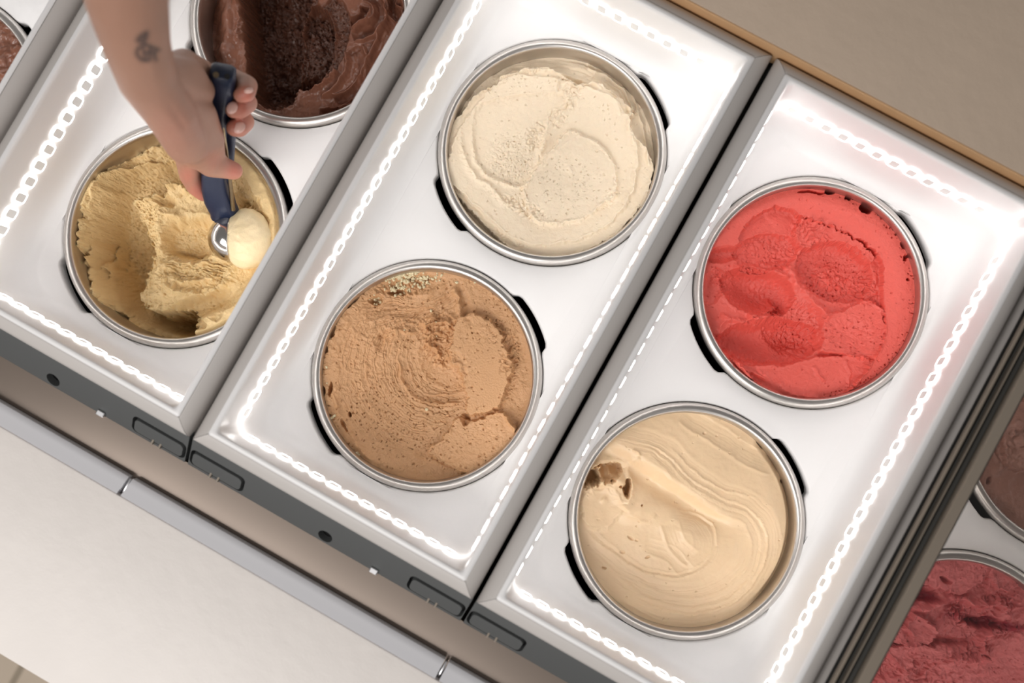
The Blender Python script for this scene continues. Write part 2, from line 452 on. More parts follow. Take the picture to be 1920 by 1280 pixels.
def sstep(a, b, x):
    t = np.clip((x - a) / (b - a), 0, 1); return t * t * (3 - 2 * t)

class Sculpt:
    """height map over a tub mouth; positions are given in the pixels of an enlarged crop of the photo (px0, py0, scale)"""
    def __init__(s, mx, k, crop, level, N=400, G=1., seed=1):
        s.G = G; s.B = 1.
        s.mx, s.k, s.seed = mx, k, seed; n = N
        a = np.linspace(-1, 1, n); U, V = np.meshgrid(a, a, indexing='ij')
        r = np.where(np.abs(U) > np.abs(V), U, V); sr = np.where(r == 0, 1, r)
        ph = np.where(np.abs(U) > np.abs(V), np.pi / 4 * V / sr, np.pi / 2 - np.pi / 4 * U / sr)
        s.R = RI - .0001; s.x = (r * np.cos(ph) * s.R).ravel(); s.y = (r * np.sin(ph) * s.R).ravel(); s.n = n
        P = np.stack([s.x + MX[mx], s.y + BY[k], np.full(s.x.shape, -HR + level / 1000.)], 1)
        px, py = project(P); s.X = ((px - crop[0]) * crop[2]).astype(np.float32); s.Y = ((py - crop[1]) * crop[2]).astype(np.float32)
        s.X0, s.Y0 = s.X.copy(), s.Y.copy()
        s.H = np.full(s.x.shape, level, np.float32); s.rad = np.hypot(s.x, s.y) / s.R; s.mix = np.zeros(s.x.shape, np.float32)
    def noise(s, sc, seed=0, o=4, g=.5): return fbm(s.X / sc, s.Y / sc, s.seed * 50 + seed, o, g).astype(np.float32)
    def warp(s, amp, sc, seed=3, o=3):
        s.X = s.X0 + amp * fbm(s.X0 / sc, s.Y0 / sc, s.seed * 50 + seed, o); s.Y = s.Y0 + amp * fbm(s.X0 / sc, s.Y0 / sc, s.seed * 50 + seed + 9, o)
    def poly(s, pts, closed=True, n=5):
        C = catmull(pts, True, n); X, Y = s.X, s.Y; d = np.full(X.shape, 1e9, np.float32); ins = np.zeros(X.shape, bool)
        for (ax, ay), (bx, by) in zip(C, np.roll(C, -1, 0)):
            ex, ey = bx - ax, by - ay; L = ex * ex + ey * ey + 1e-9
            t = np.clip(((X - ax) * ex + (Y - ay) * ey) / L, 0, 1); d = np.minimum(d, (X - ax - t * ex) ** 2 + (Y - ay - t * ey) ** 2)
            if by != ay: ins ^= ((ay > Y) != (by > Y)) & (X < ex * (Y - ay) / (by - ay) + ax)
        d = np.sqrt(d); return np.where(ins, d, -d)
    def path(s, pts, n=6):
        C = catmull(pts, False, n); X, Y = s.X, s.Y; D = np.full(X.shape, 1e9, np.float32); sg = np.zeros(X.shape, np.float32); T = np.zeros(X.shape, np.float32)
        m = len(C) - 1
        for i in range(m):
            ax, ay = C[i]; ex, ey = C[i + 1] - C[i]; L = ex * ex + ey * ey + 1e-9
            t = np.clip(((X - ax) * ex + (Y - ay) * ey) / L, 0, 1); qx = X - ax - t * ex; qy = Y - ay - t * ey; d = qx * qx + qy * qy
            k = d < D; D = np.where(k, d, D); sg = np.where(k, np.sign(ex * qy - ey * qx), sg); T = np.where(k, (i + t) / m, T)
        return np.sqrt(D) * np.where(sg == 0, 1, sg), T
    def plate(s, pts, h, edge=8, rough=0, rs=25, lip=0, lw=9, inner=0, iw=60):
        d = s.poly(pts)
        if rough: d = d + rough * s.noise(rs, int(abs(pts[0][0]) * 3) % 40, 3)
        s.H += s.G * h * sstep(-edge * .7, edge * .7, d)
        if lip: s.H += s.G * lip * np.exp(-((d - lw * .4) / lw) ** 2) * (.55 + .6 * s.noise(60, 5, 2))
        if inner: s.H += inner * (1 - np.exp(-np.clip(d, 0, None) / iw))
        return d
    def scoop(s, cx, cy, rx, ry, ang, depth, p=.6, lip=0, rough=0, rs=18):
        a = math.radians(ang); u = ((s.X - cx) * math.cos(a) + (s.Y - cy) * math.sin(a)) / rx; v = (-(s.X - cx) * math.sin(a) + (s.Y - cy) * math.cos(a)) / ry
        q = np.sqrt(u * u + v * v)
        if rough: q = q + rough * s.noise(rs, int(cx) % 40, 3)
        s.H -= s.G * depth * np.clip(1 - q * q, 0, 1) ** p
        if lip: s.H += lip * np.exp(-((q - 1.03) / .09) ** 2)
        return q
    def bump(s, cx, cy, rx, ry, ang, h):
        a = math.radians(ang); u = ((s.X - cx) * math.cos(a) + (s.Y - cy) * math.sin(a)) / rx; v = (-(s.X - cx) * math.sin(a) + (s.Y - cy) * math.cos(a)) / ry
        g = np.exp(-(u * u + v * v)); s.H += h * g; return g
    def ridge(s, pts, amp, w, rough=.3, asym=1.0, taper=True):
        d, t = s.path(pts); e = np.minimum(1, np.minimum(t, 1 - t) * 7) if taper else 1
        ww = np.where(d > 0, w * asym, w)
        s.H += s.G * amp * np.exp(-np.abs(d / ww) ** 1.5) * e * (1 + rough * s.noise(w * 2.2, int(pts[0][0]) % 30, 3)); return d, t
    def brush(s, pts, hw, depth=0, stri=.3, wl=10, lip=0, fade=.12, seed=0):
        d, t = s.path(pts); q = np.clip(1 - (d / hw) ** 2, 0, 1); e = sstep(0, fade, t) * sstep(0, fade, 1 - t)
        st = perlin(d / wl + 40 + seed, t * 2.5, s.seed * 11 + seed) + .6 * perlin(d / wl * 2.3, t * 4 + 9, seed + 5)
        s.H += e * (-s.B * depth * q + stri * st * np.sqrt(q))
        if lip: s.H += s.B * lip * e * (np.exp(-((d - hw) / (hw * .12 + 3)) ** 2) + .6 * np.exp(-((d + hw) / (hw * .12 + 3)) ** 2))
        return d, t
    def ell(s, cx, cy, rx, ry, ang=0, soft=.35):
        a = math.radians(ang); u = ((s.X - cx) * math.cos(a) + (s.Y - cy) * math.sin(a)) / rx; v = (-(s.X - cx) * math.sin(a) + (s.Y - cy) * math.cos(a)) / ry
        return sstep(1 + soft, 1 - soft, np.sqrt(u * u + v * v))
    def pores(s, mask, sc, prob, depth, rmin=.1, rmax=.38, seed=0):
        wx = s.X0 + 4 * perlin(s.X0 / 9, s.Y0 / 9, 77); wy = s.Y0 + 4 * perlin(s.X0 / 9, s.Y0 / 9, 78)
        d, h = cell(wx / sc, wy / sc, s.seed * 7 + seed); r = rmin + (rmax - rmin) * HV[h, 2] ** 2
        s.H -= depth * mask * (HV[h, 3] < prob * np.clip(mask, 0, 1)) * sstep(r, r * .45, d)
    def crumble(s, mask, amp, sc, seed=0):
        b = np.abs(s.noise(sc * 1.5, seed, 3, .5)); k = s.noise(sc * 3, seed + 7, 2)
        s.H += mask * amp * (1.1 * b - .35 + .35 * k) * .8
    def rim(s, lo, hi, w=.06):              # clamp against the wall
        k = sstep(1 - w, 1, s.rad); s.H = s.H * (1 - k) + np.clip(s.H, lo, hi) * k
    def build(s, name, label, m, attr=None):
        n = s.n; i = np.arange(n * n).reshape(n, n)
        q = np.stack([i[:-1, :-1], i[1:, :-1], i[1:, 1:], i[:-1, 1:]], -1).reshape(-1, 4)
        # outward normal up
        co = np.stack([s.x, s.y, s.H / 1000.], 1).astype(np.float32)
        a, b, c = co[q[n]][:3]; 
        if np.cross(b - a, c - a)[2] < 0: q = q[:, ::-1]
        # skirt of the mass down to the tub bottom keeps it a solid body
        me = bpy.data.meshes.new(name)
        me.vertices.add(len(co)); me.vertices.foreach_set('co', co.ravel())
        me.loops.add(q.size); me.loops.foreach_set('vertex_index', q.ravel().astype(np.int32))
        me.polygons.add(len(q)); me.polygons.foreach_set('loop_start', np.arange(0, q.size, 4, dtype=np.int32)); me.polygons.foreach_set('loop_total', np.full(len(q), 4, np.int32))
        me.update(calc_edges=True); me.polygons.foreach_set('use_smooth', np.ones(len(q), bool)); me.materials.append(MATS[m])
        if attr:
            at_ = me.attributes.new(attr, 'FLOAT', 'POINT'); at_.data.foreach_set('value', s.mix.astype(np.float32))
        me.validate()
        o = link(name, me, None, False, (MX[s.mx], BY[s.k], ZT - HR)); tag(o, label, 'ice cream', 'ice cream in the tubs'); return o

GB = [(700, .22, .0016), (2200, .25, .0005)]
mat('gelato_cream', (240, 222, 196), .5, bump=GB, var=.03, sss=.15)
mat('gelato_nut', (203, 156, 112), .42, bump=[(600, .35, .0018), (2200, .4, .0006)], var=.05, sss=.1)
mat('gelato_red', (230, 98, 86), .42, bump=[(600, .3, .0016), (2200, .35, .0006)], var=.04, sss=.15)
mat('gelato_beige', (236, 206, 168), .36, bump=[(900, .08, .001), (2200, .12, .0004)], var=.03, sss=.15)
mat('gelato_tan', (231, 201, 148), .5, bump=[(500, .4, .0022), (1800, .35, .0007)], var=.06, sss=.1)
mat('gelato_choc', (128, 84, 66), .22, bump=[(700, .15, .0014)], var=.05, sss=.05); attr_mix(MATS['gelato_choc'], 'mixv', (88, 54, 40))  # gouge tone: rough dull cocoa, with the shade of the hollows put in
mat('gelato_rasp', (214, 112, 112), .42, bump=[(600, .3, .0016), (2200, .3, .0006)], var=.05, sss=.1); attr_mix(MATS['gelato_rasp'], 'mixv', (150, 14, 40))
mat('gelato_mauve', (150, 106, 92), .45, bump=[(700, .25, .0014)], var=.05, sss=.05)
mat('gelato_scoop', (244, 224, 182), .4, bump=[(600, .2, .0014)], var=.04, sss=.15)

def g_cream():
    s = Sculpt('B', 1, (800, 40, 2.667), -19.5, G=1.6, seed=1)
    s.warp(7, 70)
    s.H += 1.2 * s.noise(260, 1, 3)
    # low folded ring under the top wall and down the right side
    s.brush([(300, 240), (420, 185), (600, 190), (760, 215), (900, 290), (990, 380), (1030, 470)], 70, 2.5, 1.2, 26, 2.0, .05, 1)
    s.brush([(820, 190), (930, 240), (1030, 330), (1070, 440)], 40, 2.5, 1.0, 16, 2.5, .06, 2)
    s.brush([(900, 270), (985, 330), (1030, 420), (1040, 480)], 24, 1.5, .8, 9, 1.5, .1, 4)
    s.brush([(1060, 380), (1110, 480), (1140, 600), (1150, 740)], 45, 2.0, .9, 20, 2.2, .08, 3)
    for b in ((1085, 410, 40, 60, 20, 5), (1125, 500, 25, 45, 10, 4), (1050, 560, 40, 90, -10, 3), (390, 180, 45, 25, -30, 5), (215, 380, 30, 40, 20, 3), (760, 225, 60, 30, 10, 3)): s.bump(*b)
    s.scoop(215, 370, 22, 34, 20, 3, .8)
    s.H -= 4 * sstep(330, 120, s.Y) * sstep(.72, .95, s.rad)
    s.H -= 3.5 * sstep(950, 1150, s.X) * sstep(800, 560, s.Y)
    P1 = [(60, 640), (120, 530), (165, 490), (215, 420), (295, 350), (350, 335), (372, 285), (440, 272), (505, 240), (585, 238), (650, 268), (705, 300), (770, 328), (850, 322), (925, 362), (1010, 432), (1035, 478), (1012, 505), (1025, 575), (1090, 640), (1130, 740), (1100, 880), (1020, 1000), (880, 1120), (640, 1200), (420, 1150), (250, 980), (150, 880), (80, 760)]
    s.plate(P1, 5.5, 9, 6, 24, 1.5, 10)
    P2 = [(165, 560), (250, 440), (400, 300), (620, 300), (760, 340), (900, 380), (1000, 480), (1012, 560), (1050, 650), (1045, 770), (1020, 870), (960, 970), (880, 1050), (740, 1105), (580, 1130), (440, 1100), (330, 1010), (200, 890), (110, 800), (120, 680)]
    s.plate(P2, 2.2, 9, 5, 30, 1.0, 8)
    s.plate([(240, 500), (262, 450), (330, 412), (450, 392), (600, 377), (680, 368), (700, 420), (640, 470), (600, 520), (592, 600), (562, 720), (522, 800), (490, 838), (400, 832), (300, 780), (248, 700), (238, 600)], -1.6, 9, 4, 20, 1.4, 8)
    s.ridge([(170, 540), (178, 620), (200, 700), (255, 790), (345, 860), (390, 920), (470, 950)], 1.8, 9, .5, 2)
    s.ridge([(240, 590), (248, 690), (300, 780), (390, 828), (490, 838), (525, 790)], 1.6, 7, .5, 1.6)
    s.plate([(560, 740), (640, 640), (700, 575), (745, 578), (860, 640), (925, 720), (945, 760), (935, 890), (880, 932), (780, 1000), (650, 1030), (545, 1012), (492, 900), (505, 820)], 2.6, 9, 6, 18, 1.6, 8)
    s.scoop(700, 800, 150, 120, 10, 1.8, 1.2)
    s.ridge([(690, 720), (725, 790), (700, 880)], 1.0, 14, .5); s.ridge([(560, 770), (600, 700), (690, 640), (740, 600)], 1.0, 12, .4)
    s.ridge([(1015, 500), (1035, 600), (1050, 720), (1020, 860), (950, 975)], 1.6, 9, .4, 1.8)
    s.ridge([(600, 535), (590, 610), (560, 700), (530, 790)], 2.0, 14, .6)
    for m in (s.ell(715, 350, 70, 55, 30), s.ell(650, 500, 45, 45), s.ell(715, 440, 35, 30)): s.crumble(m, 4.5, 26, 4)
    s.crumble(s.ell(545, 590, 45, 70, 20), 4, 24, 5); s.crumble(s.ell(420, 700, 110, 110), 1.6, 22, 6)
    s.crumble(s.ell(480, 945, 120, 35, 25), 4, 24, 7); s.crumble(s.ell(540, 255, 45, 20), 3, 20, 8); s.crumble(s.ell(320, 345, 60, 20, -25), 3, 20, 9); s.crumble(s.ell(900, 910, 70, 25, -35), 2.5, 22, 3)
    s.crumble(s.ell(400, 1090, 120, 25, 25), 2.5, 22, 2)
    s.pores(s.ell(430, 700, 120, 130), 13, .75, 1.3); s.pores(s.ell(720, 840, 190, 150), 15, .3, 1.0, seed=2); s.pores(s.ell(500, 330, 190, 60), 15, .35, .9, seed=3); s.pores(s.ell(600, 650, 560, 500), 30, .3, 1.0, .08, .25, seed=4)
    s.ridge([(800, 200), (850, 230), (820, 280), (740, 290)], 1.0, 8, .3)
    s.H += .25 * s.noise(30, 6, 3)
    s.build('gelato', 'pale cream ice cream with swirled ledges and a porous crumb', 'gelato_cream')
def g_nut():
    s = Sculpt('B', 2, (560, 460, 2.667), -15, G=1.5, seed=2); s.warp(8, 60)
    s.H += 8 * sstep(640, 130, s.X)
    s.H += 1.3 * s.noise(220, 1, 3) + 2.0 * sstep(300, 1100, s.X) - 2 * sstep(700, 1150, s.Y)
    # wide swirl strokes turning round the middle
    for R_, a0, a1, sd in ((420, 95, 250, 1), (350, 85, 255, 2), (285, 70, 260, 3), (225, 60, 265, 4)):
        pts = [(640 + R_ * 1.0 * math.cos(math.radians(a)), 640 + R_ * .98 * math.sin(math.radians(a))) for a in np.linspace(a0, a1, 9)]
        s.brush([(x + 30 * sd, y - 22 * sd) for x, y in pts], 60, .7, .75, 6.5, .4, .15, sd)
    s.crumble(s.ell(300, 560, 200, 330, 0, .6), 1.6, 30, 3)
    s.brush([(330, 330), (450, 300), (600, 310), (700, 290), (790, 230)], 60, 2.0, 1.0, 9, .9, .1, 9)
    s.brush([(380, 400), (480, 360), (620, 350), (680, 330)], 36, .8, .9, 8, .8, .1, 8)
    q = s.scoop(690, 650, 165, 165, 0, 4.5, .9, 0)
    s.brush([(530, 560), (535, 650), (585, 735), (680, 770), (830, 760)], 22, .8, .5, 5, 1.6, .1, 11)
    s.brush([(490, 560), (490, 660), (550, 770), (680, 830), (800, 820)], 34, .5, .6, 6, .7, .1, 12)
    for rr in (.35, .55, .75):
        pts = [(690 + 165 * rr * math.cos(math.radians(a)), 650 + 165 * rr * math.sin(math.radians(a))) for a in np.linspace(100, 290, 7)]; s.ridge(pts, .35, 5, .4)
    # raised chunk at the right
    P = [(775, 480), (790, 385), (855, 345), (925, 362), (990, 408), (1032, 500), (1072, 585), (1060, 665), (1022, 762), (985, 815), (900, 842), (846, 832), (850, 770), (826, 690), (800, 625), (760, 575)]
    s.plate(P, 6.5, 14, 9, 22, 2.2, 12)
    s.H -= 2.0 * s.ell(1120, 640, 70, 230, 0, .5)
    s.crumble(s.ell(1045, 620, 45, 180, 10), 4.5, 24, 4); s.crumble(s.ell(1000, 430, 45, 60, -30), 3.5, 20, 5)
    s.plate([(800, 860), (870, 880), (985, 835), (1040, 850), (1085, 930), (1060, 1010), (960, 1095), (850, 1140), (740, 1090), (645, 1022), (735, 950)], 3.5, 10, 7, 24, 1.5, 9)
    s.ridge([(1035, 850), (1060, 890), (1085, 935)], 2.5, 9, .4)
    s.scoop(835, 870, 26, 32, 0, 5, .7)
    s.ridge([(560, 1045), (640, 1060), (740, 1110), (830, 1140)], 1.6, 12, .5)
    # dragged, frayed folds in the middle
    s.H -= 3.5 * s.ell(830, 300, 25, 90, -15, .6)
    s.ridge([(760, 215), (800, 260), (810, 330), (780, 380), (700, 430)], 4.0, 20, .5); s.ridge([(690, 350), (640, 390), (630, 440)], 4.0, 16, .5)
    for a, b in zip([(770, 400), (720, 440), (690, 470), (650, 500), (740, 560), (780, 590)], [(640, 400), (625, 480), (640, 520), (700, 560), (780, 530), (820, 640)]):
        m = ((a[0] + b[0]) / 2 + 12, (a[1] + b[1]) / 2 - 18); s.ridge([a, m, b], 3.4, 8, .5)
    s.crumble(s.ell(700, 460, 90, 130, 15), 5, 24, 6); s.crumble(s.ell(740, 560, 60, 50), 3.5, 18, 7)
    s.ridge([(430, 520), (460, 440), (520, 430), (600, 440)], 2.0, 12, .5)
    s.scoop(425, 470, 40, 70, 15, 2.5, 1); s.crumble(s.ell(560, 400, 130, 40, -5), 3, 24, 8)
    # nut crust hollow near the top and gaps along the wall
    s.H -= 4 * s.ell(560, 190, 130, 55, -12, .5); s.crumble(s.ell(540, 200, 140, 60, -12), 4, 22, 9)
    s.scoop(385, 275, 32, 26, 0, 6, .7); s.scoop(490, 235, 45, 18, 0, 5, .7)
    for c in ((125, 745, 18, 42, 0, 9), (170, 720, 10, 45, 0, 6), (175, 430, 14, 40, 20, 8), (210, 350, 14, 26, 35, 8), (135, 520, 20, 22, 0, 4), (260, 300, 60, 10, -38, 7), (345, 200, 70, 10, -30, 7), (262, 840, 8, 16, -20, 5), (235, 900, 9, 30, -25, 4)): s.scoop(*c)
    s.ridge([(180, 700), (200, 800), (245, 900), (300, 1000), (380, 1090)], 2, 12, .5)
    s.pores(s.ell(1050, 380, 160, 190), 17, .6, 1.4, .1, .3, 1); s.pores(s.ell(560, 850, 360, 200), 15, .45, 1.6, .1, .4, 2); s.pores(s.ell(900, 500, 120, 120), 22, .3, 1.2, seed=3)
    s.pores(s.ell(900, 1000, 170, 130), 13, .3, .8, seed=5); s.pores(np.ones_like(s.H), 26, .35, 1.4, .08, .3, 4)
    s.H += .45 * s.noise(24, 6, 3); s.rim(-14, -5); s.H = np.minimum(s.H, -3.5)
    o = s.build('gelato', 'light brown nutty ice cream, swirled, with a pale crust of chopped nuts', 'gelato_nut')
    # chopped nuts: small facetted crumbs on the crust
    rnd = random.Random(5); bm = bmesh.new(); tree = np.stack([s.X0, s.Y0], 1)
    spots = [(560 + rnd.gauss(0, 62), 162 + rnd.gauss(0, 20)) for _ in range(150)] + [(500 + rnd.gauss(0, 30), 215 + rnd.gauss(0, 16)) for _ in range(40)] + [(388 + rnd.gauss(0, 14), 272 + rnd.gauss(0, 14)) for _ in range(14)]
    spots += [(640, 182), (655, 190), (735, 122), (790, 185), (885, 185), (180, 858), (188, 850), (172, 862), (290, 1045), (300, 1050), (150, 610), (165, 470), (690, 455), (640, 820), (690, 385), (530, 425), (660, 325), (150, 690)]
    for x, y in spots:
        i = int(np.argmin((s.X0 - x) ** 2 + (s.Y0 - y) ** 2)); r = rnd.uniform(.0006, .0015)
        q = bmesh.ops.create_icosphere(bm, subdivisions=1, radius=r); M = Matrix.Rotation(rnd.uniform(0, 6), 4, Vector((rnd.random(), rnd.random(), 1)))
        for v in q['verts']:
            c = Vector(v.co) * rnd.uniform(.75, 1.2); c.x *= 1.35; c = M @ c
            v.co = c + Vector((s.x[i], s.y[i], s.H[i] / 1000 + r * .35))
    n = link('chopped_nuts', bmesh_mesh('chopped_nuts', bm, 'nut'), o); n['kind'] = 'stuff'; n['label'] = 'pale crumbs of chopped nuts'
def g_red():
    s = Sculpt('C', 1, (1280, 310, 2.667), -8, G=1.75, seed=3); s.warp(7, 60)
    s.H += .8 * s.noise(260, 1, 3)
    s.H -= 3 * sstep(.8, 1, s.rad) * sstep(500, 950, s.X); s.H -= 3 * sstep(.85, 1, s.rad) * sstep(330, 120, s.Y)
    P = [(60, 470), (140, 425), (230, 412), (275, 395), (295, 330), (345, 275), (405, 228), (470, 205), (540, 220), (600, 262), (700, 292), (800, 330), (900, 382), (972, 440), (1002, 520), (1000, 640), (1012, 760), (1000, 870), (950, 970), (880, 1070), (760, 1170), (600, 1190), (400, 1110), (250, 960), (120, 850), (60, 640)]
    s.plate(P, -5, 10, 6, 22, 1.0, 10)
    s.brush([(460, 260), (380, 320), (300, 390)], 70, 1, .5, 14, 0, .2, 1)
    s.plate([(560, 335), (600, 270), (700, 292), (800, 335), (900, 395), (965, 455), (940, 480), (880, 440), (800, 390), (700, 385), (620, 415), (570, 395)], 4.0, 10, 8, 18, 1.5, 9)
    s.scoop(425, 430, 165, 100, -8, 6, .55, .6, .05); s.scoop(200, 440, 110, 40, -5, 3, .7, 0, .06)
    s.scoop(770, 530, 200, 150, 18, 8, .5, .8, .04); s.bump(740, 560, 110, 70, 20, 4.5)
    s.crumble(s.ell(770, 590, 150, 80, 20), 3.5, 26, 2)
    s.scoop(385, 625, 195, 120, 18, 12, .6, 1, .03); s.scoop(160, 600, 60, 100, 20, 3, .6, 0, .05)
    s.scoop(440, 880, 275, 120, -4, 10, .55, .8, .03); s.scoop(575, 815, 155, 135, 25, 5, .8, 0, .06)
    s.ridge([(330, 740), (400, 745), (460, 710), (490, 690)], 5, 30, .5); s.crumble(s.ell(430, 745, 90, 45, -20), 5, 24, 3)
    s.bump(440, 760, 90, 35, -10, 4)
    s.ridge([(540, 480), (560, 560), (620, 640), (700, 720), (740, 770)], 4.5, 28, .35); s.ridge([(260, 500), (350, 510), (480, 530), (540, 560)], 2.5, 20, .5)
    s.ridge([(190, 740), (250, 760), (330, 790), (400, 800)], 2.5, 14, .4); s.ridge([(180, 850), (200, 790), (250, 760)], 2, 14, .3)
    s.plate([(720, 760), (800, 720), (930, 670), (1000, 720), (1005, 850), (950, 960), (820, 940), (700, 930), (690, 840)], 3, 14, 8, 26, .8, 12); s.scoop(840, 850, 130, 90, 20, 2.5, 1)
    s.plate([(240, 960), (330, 975), (480, 1000), (640, 960), (800, 950), (940, 970), (880, 1080), (760, 1170), (600, 1190), (380, 1110)], 3, 12, 6, 26, .8, 10)
    s.ridge([(370, 1020), (430, 1050), (420, 1060), (300, 1010), (250, 960)], 1.5, 12, .4); s.ridge([(480, 1080), (520, 1130), (600, 1150), (680, 1160)], 1.6, 14, .4); s.ridge([(660, 1000), (690, 1050), (720, 1080)], 1.5, 10, .5); s.ridge([(825, 970), (840, 1040), (830, 1110)], 1, 8, .3)
    s.ridge([(1005, 760), (1000, 870), (950, 970), (890, 1070)], 1.8, 9, .3, 1.8)
    for m, sd in ((s.ell(640, 340, 100, 55, 20), 4), (s.ell(580, 420, 40, 40), 5), (s.ell(930, 620, 60, 90), 6), (s.ell(480, 480, 70, 40), 7), (s.ell(600, 860, 90, 90), 8), (s.ell(190, 560, 40, 60), 9)): s.crumble(m, 3.2, 24, sd)
    s.crumble(s.ell(840, 850, 140, 100), 1.5, 24, 10); s.crumble(s.ell(450, 640, 110, 70), 1.5, 30, 12); s.crumble(s.ell(420, 420, 140, 70), 1.5, 26, 13)
    s.pores(s.ell(800, 560, 180, 130), 17, .6, 1.6); s.pores(s.ell(420, 420, 150, 80), 13, .5, 1.2, seed=2); s.pores(s.ell(860, 840, 150, 110), 18, .5, 1.4, seed=3); s.pores(s.ell(590, 800, 130, 120), 18, .6, 1.8, seed=4); s.pores(s.ell(180, 560, 70, 120), 16, .5, 1.4, seed=5); s.pores(np.ones_like(s.H), 30, .3, 1.0, .06, .22, seed=6)
    for c in ((515, 112, 16, 12, 0, 9), (745, 128, 26, 16, 10, 11), (838, 158, 18, 10, 15, 7), (924, 214, 34, 24, 30, 11), (650, 130, 75, 9, 3, 5), (1118, 458, 11, 18, 0, 6), (1132, 570, 9, 9, 0, 5), (1105, 390, 10, 20, -20, 3)): s.scoop(*c, p=.6)
    s.pores(sstep(.9, .97, s.rad) * (s.X > 700), 16, .5, 2.5, .12, .4, 9)
    s.H += .3 * s.noise(26, 6, 3)
    s.build('gelato', 'bright coral red sorbet with several scooped hollows', 'gelato_red')
def g_beige():
    s = Sculpt('C', 2, (1040, 730, 2.612), -13, G=1.2, seed=4); s.warp(6, 90)
    s.H += 1.4 * s.noise(330, 1, 2) - 3.0 * sstep(.8, 1, s.rad) * sstep(700, 1100, s.X)
    # sheared valley running from the hole towards the middle: high bank above, low side below
    d, t = s.path([(230, 300), (350, 345), (450, 410), (600, 510), (720, 590), (840, 650), (980, 690)])
    e = sstep(0, .12, t) * sstep(1, .6, t)
    s.H += e * np.where(d < 10, 8.5 * np.exp(-((d - 10) / 150) ** 2) * sstep(14, -60, d), 0)
    s.H -= e * 6.0 * np.exp(-((d - 26) / 52) ** 2)
    s.bump(600, 690, 170, 110, 40, 5.0); s.bump(760, 360, 230, 90, 38, 2.0); s.bump(880, 800, 120, 190, 10, 2.5)
    s.H -= 3.0 * s.ell(300, 900, 260, 110, 35, .8)
    arcs = [(250, 235), (420, 260), (540, 310), (650, 420), (800, 520), (950, 580), (1030, 690), (1035, 810), (960, 970), (810, 1075), (620, 1100), (420, 1040), (220, 870)]
    for sh, a, w in ((0, .55, 7), (12, -.3, 6), (30, .4, 7), (44, -.25, 6), (74, .3, 8)):
        s.ridge([(x + (cx_ * sh), y + (cy_ * sh)) for (x, y), (cx_, cy_) in zip(arcs, [(0, .3), (0, .5), (-.2, .9), (-.5, .8), (-.4, .9), (-.6, .8), (-1, .3), (-1, 0), (-.8, -.6), (-.4, -1), (0, -1), (.3, -1), (.6, -.8)])], a, w, .5)
    s.brush(arcs, 80, .6, .18, 13, .3, .08, 20)
    for sh, a, w in ((0, .8, 7), (13, -.45, 6), (26, .3, 6)):
        s.ridge([(610 - sh * .2, 590 + sh), (720 - sh * .5, 620 + sh), (780 - sh, 680 + sh * .4), (785 - sh, 780), (730 - sh * .7, 870 - sh * .7), (600, 920 - sh), (430 + sh * .3, 895 - sh), (300 + sh * .6, 810 - sh), (140 + sh, 690 - sh)], a, w, .4)
    s.brush([(580, 620), (690, 650), (735, 710), (735, 790), (690, 850)], 60, .6, .14, 10, .2, .15, 32)
    s.brush([(620, 110), (730, 180), (860, 260), (960, 330), (1080, 370)], 50, 1.2, .15, 18, .5, .12, 33); s.ridge([(560, 280), (680, 400), (800, 480), (980, 530)], .7, 7, .4)
    s.brush([(560, 640), (600, 760), (680, 830)], 44, 1.0, .14, 14, .5, .15, 35); s.brush([(130, 780), (300, 930), (520, 1020), (760, 1000), (930, 860), (960, 700)], 80, .9, .22, 14, .4, .12, 36)
    s.brush([(440, 760), (560, 800), (620, 860), (660, 900)], 40, .6, .12, 14, .3, .15, 38)
    # torn hole at the left with thick lips
    s.ridge([(175, 390), (230, 358), (300, 345), (355, 360), (415, 330)], 3.5, 26, .25, 1.3)
    s.plate([(150, 440), (165, 408), (225, 378), (300, 362), (322, 385), (305, 430), (262, 456), (238, 440), (214, 458), (165, 470)], -17, 14, 12, 26)
    s.plate([(346, 462), (366, 436), (374, 480), (358, 530), (340, 496)], -15, 12, 5, 20)
    s.plate([(120, 460), (150, 420), (200, 405), (205, 450), (160, 480)], -6, 12, 8, 20)
    s.bump(222, 412, 16, 46, -20, 11); s.bump(300, 440, 44, 26, 35, 9); s.bump(270, 400, 20, 30, 30, 5)
    s.scoop(322, 478, 9, 9, 0, 4)
    s.ridge([(345, 380), (368, 430), (378, 500), (352, 560), (330, 590)], 3.5, 20, .2); s.ridge([(140, 505), (200, 465), (250, 466), (315, 510), (330, 560)], 4, 26, .35)
    s.plate([(130, 560), (160, 500), (240, 490), (320, 530), (330, 590), (250, 680), (160, 670)], 1.5, 22, 6, 40, .5, 10)
    s.bump(400, 590, 75, 45, -15, 5); s.bump(240, 540, 18, 14, -50, 2.5); s.scoop(425, 565, 6, 6, 0, 3)
    s.ridge([(335, 600), (400, 630), (450, 650), (500, 610)], 1.2, 14, .3)
    # right edge: folded knobs and a gap along the wall
    s.bump(985, 250, 40, 20, 55, 3); s.scoop(1005, 260, 10, 36, -30, 3); s.bump(1120, 400, 26, 40, 0, 4); s.scoop(1110, 380, 18, 14, 0, 5); s.scoop(1135, 450, 16, 18, 0, 7)
    s.H -= 9 * sstep(.945, 1, s.rad) * sstep(900, 1120, s.X)
    for c in ((372, 725, 18, 9, 25, 1.6), (335, 795, 15, 9, 30, 1.6), (455, 820, 14, 6, -10, 1.4), (245, 878, 13, 8, 20, 2), (400, 735, 10, 5, 0, 1), (730, 213, 9, 8, 0, 1)): s.scoop(*c, p=.7)
    s.ridge([(375, 290), (405, 300), (410, 325)], 2, 7, .3)
    s.pores(np.ones_like(s.H), 60, .25, .8, .05, .12, 4); s.H += .12 * s.noise(40, 6, 3); s.H = np.minimum(s.H, -3)
